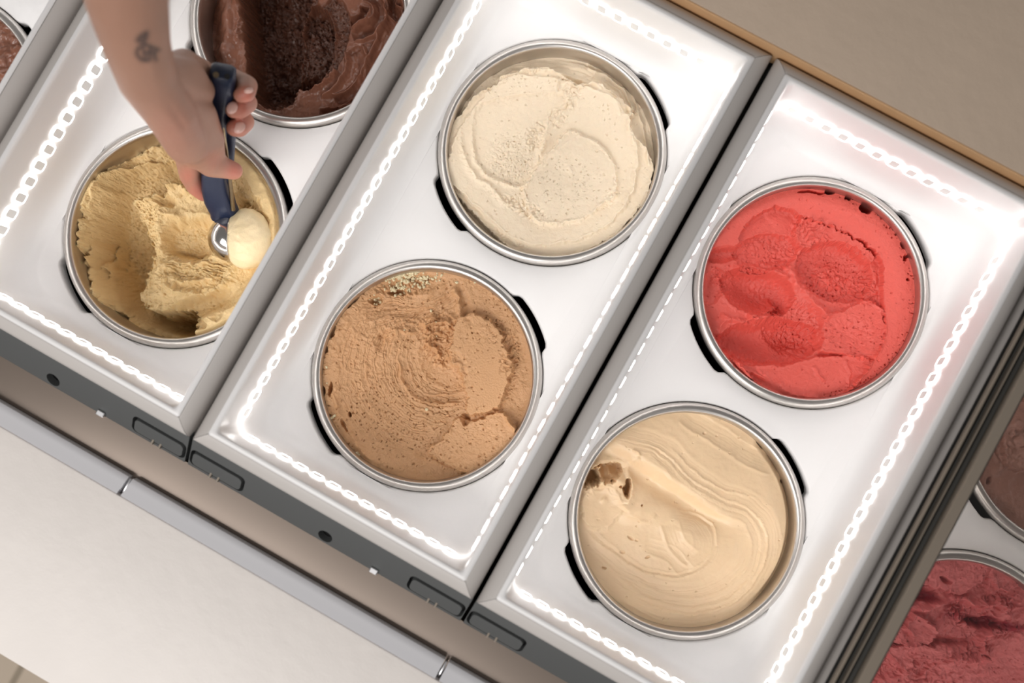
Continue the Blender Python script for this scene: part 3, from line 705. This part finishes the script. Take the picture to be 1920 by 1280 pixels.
    s.build('gelato', 'smooth glossy beige ice cream with spatula streaks and a torn hole at its left', 'gelato_beige')
def g_tan():
    s = Sculpt('A', 2, (100, 220, 2.783), -28, seed=5); s.warp(9, 55)
    # deep scooped-out hollow on the left, wall film left standing
    s.H += -44 + 3 * s.noise(200, 1, 3)
    s.H += 52 * sstep(.74, .99, s.rad) * (1 + .25 * s.noise(110, 2, 3)) * (sstep(420, 250, s.X) * .55 + .45)
    s.H -= 12 * s.ell(400, 800, 130, 180, 15, .7)
    s.H += 20 * s.ell(400, 330, 320, 140, -30, .8)
    for p in ([(130, 560), (150, 760), (210, 930), (330, 1060), (480, 1130)], [(175, 480), (190, 700), (240, 880), (340, 1010)], [(120, 620), (118, 760), (160, 900)]): s.ridge(p, 6, 16, .6)
    s.brush([(180, 500), (260, 320), (400, 220), (560, 180)], 40, 3, 1.5, 14, 3, .1, 3); s.ridge([(240, 300), (340, 210), (440, 160), (540, 100)], 6, 22, .5); s.ridge([(300, 330), (420, 260), (560, 210), (640, 200)], 3, 14, .5)
    for c in ((190, 700, 18, 36, 0, 12), (232, 740, 12, 60, 15, 10), (245, 660, 10, 30, 10, 8), (240, 810, 14, 40, -10, 8), (275, 770, 10, 20, 0, 6), (175, 390, 14, 40, 30, 10), (140, 460, 14, 50, 20, 10), (330, 1030, 40, 14, 45, 10), (230, 980, 14, 30, -30, 8), (380, 160, 60, 16, -25, 9)): s.scoop(*c, p=.5)
    s.crumble(s.ell(350, 600, 250, 480, 10, .6), 1.8, 18, 4); s.crumble(s.ell(330, 900, 120, 120), 1.8, 16, 5); s.pores(s.ell(380, 560, 220, 420), 12, .7, 2.0, .15, .45)
    # standing mass in the middle and right
    P = [(445, 455), (500, 430), (560, 410), (610, 395), (625, 355), (690, 350), (760, 390), (840, 330), (860, 200), (930, 150), (1100, 200), (1300, 500), (1200, 900), (860, 1160), (760, 1110), (735, 1030), (640, 1040), (560, 1035), (500, 1000), (440, 950), (470, 860), (498, 770), (520, 690), (490, 600), (465, 530)]
    s.plate(P, 52, 30, 14, 24, 3, 14)
    s.crumble(s.ell(500, 640, 60, 260, -5), 4, 30, 6); s.crumble(s.ell(560, 1000, 130, 50, 15), 5, 30, 7)
    # hollow inside the mass where the scoop has been
    s.H -= 17 * s.ell(730, 640, 135, 105, -8, .3); s.H -= 5 * s.ell(760, 700, 100, 50, 0, .5)
    s.crumble(s.ell(730, 620, 120, 80), 2.0, 16, 8)
    s.brush([(580, 740), (650, 720), (760, 735), (860, 720)], 34, 1.5, 1.6, 7, 1.5, .1, 12)
    s.ridge([(600, 500), (660, 530), (720, 540), (800, 520), (860, 500)], 7, 26, .4); s.ridge([(620, 400), (650, 360), (690, 360), (720, 400), (800, 440)], 6, 18, .5)
    s.scoop(600, 450, 55, 30, 10, 8, .6); s.ridge([(470, 450), (560, 440), (600, 480), (560, 560), (580, 640), (560, 720)], 6, 22, .6)
    s.brush([(600, 780), (700, 800), (820, 790), (920, 820)], 60, 2, 2.6, 9, 2.5, .08, 14); s.ridge([(590, 830), (640, 900), (760, 930), (860, 910), (950, 850)], 6, 20, .5); s.ridge([(600, 760), (560, 820), (540, 900)], 5, 26, .5)
    s.crumble(s.ell(760, 840, 200, 90, -5), 5, 26, 9); s.ridge([(640, 860), (700, 870), (800, 850), (900, 830)], 3, 10, .6)
    s.H -= 14 * s.ell(760, 1010, 170, 55, -25, .5); s.bump(620, 950, 90, 60, 10, 5); s.H -= 16 * s.ell(600, 1070, 150, 40, 15, .5); s.H -= 14 * s.ell(780, 1090, 70, 30, 10, .5); s.bump(830, 1050, 60, 40, -30, 8)
    s.bump(1080, 330, 120, 150, 20, 7); s.ridge([(940, 420), (990, 440), (1050, 500), (1120, 530)], 5, 18, .5); s.H -= 9 * s.ell(1020, 470, 30, 20, 40, .5); s.crumble(s.ell(1050, 420, 150, 120), 3, 22, 10)
    s.brush([(950, 160), (1040, 250), (1110, 360), (1150, 500)], 40, 1.5, 1.2, 12, 1.2, .1, 15)
    s.H -= 10 * s.ell(1010, 640, 105, 130, 0, .3)
    s.pores(np.ones_like(s.H), 22, .35, 1.4, .08, .3, 3); s.H += .6 * s.noise(22, 6, 3)
    s.H = np.minimum(s.H, -2 + 1.5 * s.noise(60, 8, 2)); s.rim(-60, -6, .04)
    s.build('gelato', 'half-scooped tan ice cream with a deep hollow on its left, under the scoop', 'gelato_tan')
def g_choc():
    s = Sculpt('A', 1, (330, 0, 3.368), -24, G=1.3, seed=6, N=360); s.B = 1.9; s.warp(8, 80)
    s.H += 2 * s.noise(200, 1, 3)
    for p, hw in (([(1330, -120), (1380, 100), (1300, 330), (1200, 560)], 60), ([(1110, 240), (1230, 190), (1290, 100), (1270, 0), (1180, -40)], 45), ([(1120, 300), (1150, 420), (1080, 560), (960, 680)], 60), ([(1000, 640), (1100, 600), (1200, 500)], 45), ([(1330, 0), (1400, 100), (1350, 30), (1400, -60)], 35), ([(900, 720), (1020, 700), (1130, 640)], 30), ([(1100, 150), (1180, 120), (1200, 40)], 30)):
        s.brush(p, hw, 3.5, .9, 22, 3.5, .1, int(p[0][0]) % 20)
    for b in ((1200, 130, 70, 60, 0, 5), (1150, 380, 60, 120, 10, 5), (330, 90, 45, 70, 0, 6), (300, 310, 50, 40, 0, 7), (340, 220, 40, 60, 0, 5), (390, 40, 30, 50, 0, 6), (1400, 80, 40, 60, 0, 5), (960, 640, 60, 70, 10, 4)): s.bump(*b)
    s.H -= 14 * sstep(330, 200, s.X)
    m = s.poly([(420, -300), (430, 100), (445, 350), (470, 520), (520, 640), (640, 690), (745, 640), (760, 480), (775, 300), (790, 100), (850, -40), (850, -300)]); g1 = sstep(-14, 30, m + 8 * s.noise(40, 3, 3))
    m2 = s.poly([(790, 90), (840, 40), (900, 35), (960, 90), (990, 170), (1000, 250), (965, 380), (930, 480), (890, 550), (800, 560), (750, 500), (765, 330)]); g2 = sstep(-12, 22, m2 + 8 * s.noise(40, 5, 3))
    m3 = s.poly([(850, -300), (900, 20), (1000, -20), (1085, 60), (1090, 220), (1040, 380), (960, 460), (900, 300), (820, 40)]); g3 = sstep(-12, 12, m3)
    s.H -= 5 * g3; s.crumble(g3, 3, 26, 2)
    s.H = s.H * (1 - g1) + (-74 + 4 * s.noise(120, 7, 3) + 30 * sstep(520, 680, s.Y)) * g1
    s.H = s.H * (1 - g2) + (-46 + 3 * s.noise(100, 8, 3) - 14 * sstep(440, 520, s.Y)) * g2
    s.crumble(g1, 5, 34, 4); s.crumble(g2, 4, 26, 5); s.pores(np.maximum(g1, g2), 20, .7, 3.0, .15, .45); s.pores(g3, 18, .7, 1.8, .12, .4, 2)
    s.crumble(s.ell(850, 500, 110, 60), 6, 30, 6)
    s.ridge([(840, 580), (900, 560), (980, 490), (1010, 440)], 7, 16, .4); s.ridge([(990, 330), (1010, 200), (960, 70), (900, 30)], 5, 12, .5); s.ridge([(660, 720), (740, 640), (760, 570)], 4, 14, .5); s.ridge([(380, 0), (410, 100), (390, 280)], 5, 18, .6)
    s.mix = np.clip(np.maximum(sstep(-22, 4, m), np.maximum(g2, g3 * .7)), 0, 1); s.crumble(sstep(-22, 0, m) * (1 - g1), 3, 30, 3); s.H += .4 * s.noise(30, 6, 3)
    s.H = np.minimum(s.H, -6)
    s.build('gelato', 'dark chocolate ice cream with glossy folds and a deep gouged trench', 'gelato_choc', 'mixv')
def g_rasp():
    s = Sculpt('D', 2, (1600, 980, 4.266), -16, G=1.5, seed=7, N=320); s.warp(16, 80)
    s.H += 3 * s.noise(260, 1, 4)
    s.plate([(300, 500), (500, 300), (800, 260), (1100, 300), (1300, 480), (1150, 540), (1060, 430), (980, 480), (850, 560), (700, 540), (560, 500)], 4, 16, 12, 40, 1, 16)
    s.scoop(715, 445, 50, 28, 35, 5); s.plate([(1060, 420), (1120, 340), (1220, 380), (1260, 470), (1180, 540), (1080, 540)], 2, 12, 8, 40, 1, 10)
    s.ridge([(420, 660), (560, 690), (660, 640), (780, 590), (900, 620)], 6, 30, .4); s.ridge([(860, 590), (940, 640), (1060, 640), (1160, 640), (1230, 770)], 6, 34, .5)
    s.H -= 11 * s.ell(540, 575, 130, 34, 8, .6); s.H -= 12 * s.ell(1060, 800, 150, 40, 8, .6); s.H -= 6 * s.ell(740, 950, 170, 30, 0, .6)
    s.plate([(220, 930), (300, 840), (420, 780), (480, 720), (600, 800), (640, 850), (600, 920), (480, 960), (340, 940)], 6, 12, 12, 30, 2, 12); s.ridge([(370, 800), (440, 860), (460, 900)], 3, 12, .4)
    s.plate([(240, 1000), (340, 960), (600, 960), (760, 980), (720, 1080), (660, 1100), (470, 1080), (450, 1200), (360, 1130)], 5, 12, 12, 30, 2, 12)
    s.ridge([(700, 1140), (820, 1080), (960, 1090), (1060, 1060), (1020, 1000), (1040, 900), (1130, 820), (1290, 840)], 6, 36, .6)
    for c in ((900, 720, 160, 110), (1150, 640, 200, 70), (900, 1060, 180, 60), (1000, 950, 90, 90), (200, 1100, 80, 120), (1200, 860, 180, 60)): s.crumble(s.ell(*c), 7, 44, int(c[0]) % 9)
    s.crumble(s.ell(400, 1250, 500, 140), 5, 60, 3); s.bump(1200, 1150, 200, 150, 0, -6); s.pores(np.ones_like(s.H), 34, .35, 1.6, .08, .3)
    v = s.noise(90, 12, 3)
    s.mix = np.clip(np.maximum.reduce([s.ell(540, 580, 130, 40, 8, .6), s.ell(1060, 800, 140, 50, 8, .6), s.ell(1260, 830, 120, 36, 8, .6) * .9, s.ell(800, 700, 130, 70, 20, .7) * .5, s.ell(500, 500, 90, 20, 10, .6) * .6]) + .35 * v * s.ell(900, 720, 500, 200, 8, .7), 0, 1)
    s.H += .6 * s.noise(34, 6, 3); s.rim(-18, -9)
    s.build('gelato', 'pink raspberry ice cream with dark red ripples, bottom right', 'gelato_rasp', 'mixv')
def g_mauve():
    s = Sculpt('D', 1, (1680, 640, 3.556), -14, seed=8, N=240); s.warp(10, 80); s.H += 2 * s.noise(220, 1, 3)
    s.plate([(680, 560), (700, 460), (800, 400), (1000, 380), (1300, 500), (1200, 900), (900, 860), (790, 860), (710, 810), (700, 680)], 8, 12, 8, 30, 1.5, 12)
    s.ridge([(690, 590), (780, 580), (900, 540), (1000, 560)], 3, 20, .5); s.ridge([(780, 640), (820, 720), (840, 840)], 4, 22, .5); s.scoop(620, 930, 16, 30, 10, 5); s.ridge([(640, 900), (690, 860), (740, 840)], 2, 14, .4); s.ridge([(620, 660), (660, 760), (700, 800)], 2, 12, .3)
    s.crumble(s.ell(850, 680, 160, 160), 3, 40, 3); s.pores(s.ell(800, 450, 200, 80), 20, .5, 1.4); s.H += .3 * s.noise(30, 6, 3)
    s.build('gelato', 'brownish pink ice cream cut off by the right edge of the photo', 'gelato_mauve')
def g_choc_corner():
    s = Sculpt('Z', 2, (0, 0, 4.266), -16, seed=9, N=160); s.warp(12, 60); s.H += 3 * s.noise(120, 1, 3) ; s.crumble(np.ones_like(s.H), 4, 60, 2); s.bump(20, 480, 50, 60, 0, 5)
    s.build('gelato', 'sliver of chocolate ice cream at the top left corner', 'gelato_choc')
for g in (g_cream, g_nut, g_red, g_beige, g_tan, g_choc, g_rasp, g_mauve, g_choc_corner): g()

# ------------------------------------------------------------------ ice cream scoop
hz = lambda y: .040 - .138 * (y - 130) / 290
def scoop():
    base = at(415, 445, -.098)
    t = thing('ice_cream_scoop', 'dark blue handled steel scoop gripped by the hand over the tan ice cream', 'scoop', (base[0], base[1], base[2] + ZT))
    off = Vector((base[0], base[1], base[2] + ZT))
    W = lambda px, py, z: Vector(at(px, py, z)) + Vector((0, 0, ZT)) - off
    img_x = Vector(at(500, 300, -.03) - at(400, 300, -.03)).normalized()
    def loft(name, secs, m):
        # secs: (px, py, dz, width, thick); rounded box sections across the handle axis
        C = [W(px, py, hz(py) + dz) for px, py, dz, w, th in secs]; V = []; Fc = []; k = 4; n = 4 * (k + 1)
        for i, (px, py, dz, w, th) in enumerate(secs):
            ax = (C[min(i + 1, len(C) - 1)] - C[max(i - 1, 0)]).normalized(); u = (img_x - ax * img_x.dot(ax)).normalized(); v = u.cross(ax)
            for x, y in rrect(w / 2, th / 2, min(w, th) * .3, k): V.append(C[i] + u * x + v * y)
        for i in range(len(secs) - 1):
            for q in range(n):
                q2 = (q + 1) % n; Fc.append((i * n + q, i * n + q2, (i + 1) * n + q2, (i + 1) * n + q))
        Fc += [tuple(range(n))[::-1], tuple(range((len(secs) - 1) * n, len(secs) * n))]
        bm = bmesh.new(); vv = [bm.verts.new(x) for x in V]
        for f in Fc: bm.faces.new([vv[j] for j in f])
        return sharp(link(name, bmesh_mesh(name, bm, m), t), 50)
    loft('handle', [(418, 131, 0, .0150, .013), (418, 134, 0, .0185, .016), (417, 150, 0, .0198, .018), (413, 180, 0, .0195, .018), (410, 205, 0, .0165, .018), (412, 232, 0, .0125, .018), (413, 262, 0, .0115, .017), (408, 295, 0, .0150, .018), (403, 325, 0, .0205, .020), (405, 350, 0, .0225, .020), (411, 372, 0, .0240, .019), (417, 388, 0, .0228, .017), (421, 396, 0, .0236, .013), (422, 406, 0, .0238, .012), (422, 411, 0, .022, .010)], 'blue_plastic')
    loft('lever', [(432, 218, -.006, .006, .008), (431, 235, -.004, .010, .010), (430, 270, -.003, .009, .010), (428, 310, -.002, .008, .010), (424, 345, -.002, .006, .009)], 'blue_plastic')
    tube('spring_rod', [W(418, 236, hz(236) + .0098), W(423, 270, hz(270) + .0105), W(428, 310, hz(310) + .0115), W(434, 362, hz(362) + .0105), W(437, 393, hz(393) + .009)], [.0011, .0013, .0014, .0018, .0020], 'brass', t)
    tube('rivet', [W(405, 141, hz(141) + .0075), W(405, 140, hz(141) + .0108)], .0022, 'brass', t, 14)
    tube('eyelet', [W(426, 144, hz(144) + .0075), W(426, 143.5, hz(144) + .0102)], .0021, 'black_plastic', t, 14)
    # hemispherical bowl, mouth turned to image right
    c = W(435, 447, -.097); r = .0205
    d = Vector(at(520, 450, -.102) - at(435, 447, -.097)).normalized()
    up = Vector((0, 0, 1)); up = (up - d * up.dot(d)).normalized(); sd = d.cross(up)
    V = []; Fc = []; nu, nv = 20, 40
    for rr in (r, r - .0012):
        for i in range(nu + 1):
            th = math.pi / 2 * i / nu
            for j in range(nv):
                ph = 2 * math.pi * j / nv
                V.append(c + d * (-rr * math.cos(th)) + (up * math.cos(ph) + sd * math.sin(ph)) * rr * math.sin(th))
    o2 = (nu + 1) * nv
    for base_ in (0, o2):
        for i in range(nu):
            for j in range(nv):
                j2 = (j + 1) % nv; Fc.append((base_ + i * nv + j, base_ + i * nv + j2, base_ + (i + 1) * nv + j2, base_ + (i + 1) * nv + j))
    for j in range(nv):
        j2 = (j + 1) % nv; Fc.append((nu * nv + j, nu * nv + j2, o2 + nu * nv + j2, o2 + nu * nv + j))
    bm = bmesh.new(); vv = [bm.verts.new(x) for x in V]
    for f in Fc:
        try: bm.faces.new([vv[j] for j in f])
        except ValueError: pass
    bmesh.ops.remove_doubles(bm, verts=bm.verts, dist=1e-6)
    link('scoop_bowl', bmesh_mesh('scoop_bowl', bm, 'chrome'), t, True)
    tube('neck', [W(420, 402, hz(402)), W(418, 418, -.094), W(418, 430, -.095)], [.006, .0065, .005], 'steel_rough', t, 14)
    # ball of ice cream in the bowl
    N = 60; th = np.linspace(0, np.pi, N); ph = np.linspace(0, 2 * np.pi, 2 * N, endpoint=False); T, P = np.meshgrid(th, ph, indexing='ij')
    dirs = np.stack([np.sin(T) * np.cos(P), np.sin(T) * np.sin(P), np.cos(T)], -1).reshape(-1, 3)
    cb = np.array(c + off) ; dn = np.array(d)
    ax = dirs @ dn; rad = np.where(ax < 0, r - .0016, np.maximum(r - .0010, (.010 * ax + np.sqrt(.0265 ** 2 - .010 ** 2 * (1 - ax * ax))) * (.84 + .16 * np.clip(ax * 3, 0, 1))))
    rad = rad * (1 + np.where(ax > .02, .035 * fbm(dirs[:, 0] * 3 + 5, dirs[:, 1] * 3 + dirs[:, 2] * 2, 3, 4) + .02 * np.clip(perlin(dirs[:, 1] * 9, dirs[:, 2] * 9, 5), 0, 1), 0))
    Vb = dirs * rad[:, None]; Fb = []
    for i in range(N - 1):
        for j in range(2 * N):
            j2 = (j + 1) % (2 * N); Fb.append((i * 2 * N + j, (i + 1) * 2 * N + j, (i + 1) * 2 * N + j2, i * 2 * N + j2))
    b = link('gelato_ball', mesh('gelato_ball', Vb, Fb, 'gelato_scoop'), None, True, tuple(cb))
    tag(b, 'round ball of pale tan ice cream filling the steel scoop', 'ice cream')
scoop()

# ------------------------------------------------------------------ forearm and hand
def person():
    W = lambda px, py, z: Vector(at(px, py, z)) + Vector((0, 0, ZT))
    bm = bmesh.new()
    def hull(*sph):
        b = bmesh.new()
        for px, py, z, r in sph:
            bmesh.ops.create_icosphere(b, subdivisions=3, radius=r, matrix=Matrix.Translation(W(px, py, z)))
        res = bmesh.ops.convex_hull(b, input=b.verts)
        bmesh.ops.delete(b, geom=[v for v in b.verts if not v.link_faces], context='VERTS')
        me = bpy.data.meshes.new('tmp'); b.to_mesh(me); b.free(); bm.from_mesh(me); bpy.data.meshes.remove(me)
    def chain(*sph):
        for a, b in zip(sph, sph[1:]): hull(a, b)
    # forearm (flattened: two spheres per station)
    st = [((206, -420, .262, .036), (200, -420, .245, .036)), ((222, -180, .205, .031), (216, -180, .180, .031)), ((238, 0, .160, .0250), (236, 2, .140, .0250)), ((256, 80, .134, .0212), (252, 82, .108, .0212)),
          ((277, 148, .106, .0192), (274, 150, .080, .0195))]
    for a, b in zip(st, st[1:]): hull(a[0], a[1], b[0], b[1])
    hull((150, -640, .30, .042), (150, -640, .29, .042), *st[0])
    # back of the hand, palm, heel
    hull((277, 148, .106, .0190), (274, 150, .080, .0195), (322, 212, .070, .0175), (312, 205, .040, .0180))
    hull((322, 212, .070, .0175), (312, 205, .040, .0180), (350, 268, .030, .0165), (345, 262, -.005, .0150))
    hull((300, 150, .092, .0170), (350, 138, .060, .0120), (372, 170, .040, .0120), (330, 200, .055, .0170))
    hull((300, 150, .080, .0160), (345, 118, .055, .0105), (385, 140, .020, .0100), (360, 190, .010, .0130), (330, 200, .040, .016))
    hull((330, 200, .062, .0165), (372, 215, .035, .0135), (392, 262, .004, .0120), (356, 268, .024, .0165))
    hull((350, 262, .022, .0160), (388, 262, .002, .0130), (398, 297, -.016, .0105), (372, 288, .000, .0130))
    # thumb
    chain((374, 286, -.002, .0128), (396, 306, -.014, .0112), (418, 314, -.022, .0088), (438, 320, -.0275, .0074))
    # index finger reaching under the handle
    chain((346, 258, -.004, .0130), (352, 296, -.034, .0102), (357, 330, -.056, .0090), (367, 349, -.068, .0082), (381, 363, -.077, .0068))
    # middle, ring, little finger wrapped under the handle, tips at its right
    chain((345, 240, .000, .0130), (385, 228, -.030, .0100), (430, 226, -.032, .0095), (457, 228, -.014, .0085), (448, 238, -.002, .0080), (440, 240, .002, .0068))
    chain((340, 215, .020, .0130), (385, 198, -.014, .0100), (440, 190, -.014, .0095), (463, 193, .002, .0082), (449, 203, .012, .0080), (438, 206, .014, .0066))
    chain((345, 180, .030, .0125), (385, 152, .006, .0098), (430, 147, .006, .0092), (464, 160, .018, .0078), (462, 174, .026, .0070), (452, 178, .026, .006))
    me0 = bpy.data.meshes.new('raw'); bm.to_mesh(me0); bm.free()
    tmp = bpy.data.objects.new('raw', me0); COL.objects.link(tmp)
    md = tmp.modifiers.new('r', 'REMESH'); md.mode = 'VOXEL'; md.voxel_size = .0013
    sm = tmp.modifiers.new('s', 'SMOOTH'); sm.factor = .5; sm.iterations = 9
    dg = bpy.context.evaluated_depsgraph_get(); me = bpy.data.meshes.new_from_object(tmp.evaluated_get(dg))
    bpy.data.objects.remove(tmp); bpy.data.meshes.remove(me0); me.name = 'body'
    n = len(me.vertices); co = np.zeros(n * 3, np.float32); me.vertices.foreach_get('co', co); co = co.reshape(-1, 3)
    nr = np.zeros(n * 3, np.float32); me.vertices.foreach_get('normal', nr); nr = nr.reshape(-1, 3)
    P = co - np.array([0, 0, ZT]); px, py = project(P)
    # knuckles, tendons and wrist creases as fine relief
    sk = Sculpt.__new__(Sculpt); sk.X = px.astype(np.float32); sk.Y = py.astype(np.float32); sk.seed = 3; dsp = np.zeros(n, np.float32)
    upf = np.clip(nr[:, 2], 0, 1)
    for pts, a, w in (([(300, 200), (330, 240), (352, 280)], .0007, 7), ([(345, 215), (365, 250), (380, 285)], .0009, 8), ([(318, 195), (345, 235), (366, 275)], -.0007, 7), ([(335, 120), (350, 150), (372, 180)], .0006, 7), ([(402, 296), (398, 310), (394, 322)], -.0006, 3), ([(412, 302), (410, 315), (406, 326)], -.0005, 3), ([(262, 60), (285, 120), (300, 160)], .0006, 8)):
        d, t = sk.path(pts); dsp += 2.4 * a * np.exp(-(d / w) ** 2) * upf * np.minimum(1, np.minimum(t, 1 - t) * 6 + .25)
    co = co + nr * dsp[:, None]
    ink = np.zeros(n, np.float32)
    T = lambda x, y: (150 + x / 2.846, y / 2.846)
    strokes = [[(305, 215), (330, 185), (358, 172)], [(305, 215), (330, 225), (352, 205), (358, 172)], [(330, 225), (370, 245), (420, 266)], [(312, 255), (335, 243), (350, 235)], [(312, 255), (303, 285), (328, 318), (362, 322)], [(335, 255), (345, 300), (350, 318)], [(375, 255), (368, 290), (375, 312)], [(402, 270), (398, 300), (405, 318)], [(345, 280), (372, 276), (402, 285)], [(315, 195), (340, 205), (350, 190)]]
    for st_ in strokes:
        d, t = sk.path([T(*q) for q in st_]); ink = np.maximum(ink, .9 * np.exp(-(d / 4.0) ** 2))
    ink *= (P[:, 2] > .09) & (nr[:, 2] > 0)
    flush = np.zeros(n, np.float32)
    for fx, fy, fr, am in ((462, 180, 22, .8), (455, 205, 24, .7), (448, 235, 26, .8), (440, 320, 22, .7), (375, 362, 26, .7), (352, 330, 20, .5), (400, 300, 22, .3), (330, 250, 60, .2)):
        flush = np.maximum(flush, am * np.exp(-((px - fx) ** 2 + (py - fy) ** 2) / fr ** 2))
    org = np.array(W(275, 150, .06)); co = co - org
    me.vertices.foreach_set('co', co.astype(np.float32).ravel())
    for nm, a in (('ink', ink), ('flush', flush)):
        q = me.attributes.new(nm, 'FLOAT', 'POINT'); q.data.foreach_set('value', a.astype(np.float32))
    me.materials.clear(); me.materials.append(SKIN); me.polygons.foreach_set('use_smooth', [True] * len(me.polygons)); me.update()
    t = thing('person', 'bare tattooed forearm and hand reaching in from the top and gripping the blue scoop', 'person', tuple(org))
    link('body', me, t)
    # nails
    for px_, py_, z, ax, ay, rot in ((435, 202, .0205, .0042, .0052, 60), (448, 239, .0062, .0045, .0052, 35), (466, 170, .0325, .0022, .0036, 15)):
        b = bmesh.new(); bmesh.ops.create_uvsphere(b, u_segments=16, v_segments=8, radius=1)
        M = Matrix.Translation(W(px_, py_, z) - Vector(org)) @ Matrix.Rotation(math.radians(rot + 29), 4, 'Z') @ Matrix.Diagonal((ay, ax, .0022, 1))
        bmesh.ops.transform(b, matrix=M, verts=b.verts); link('fingernail', bmesh_mesh('fingernail', b, 'nail'), t, True)
person()
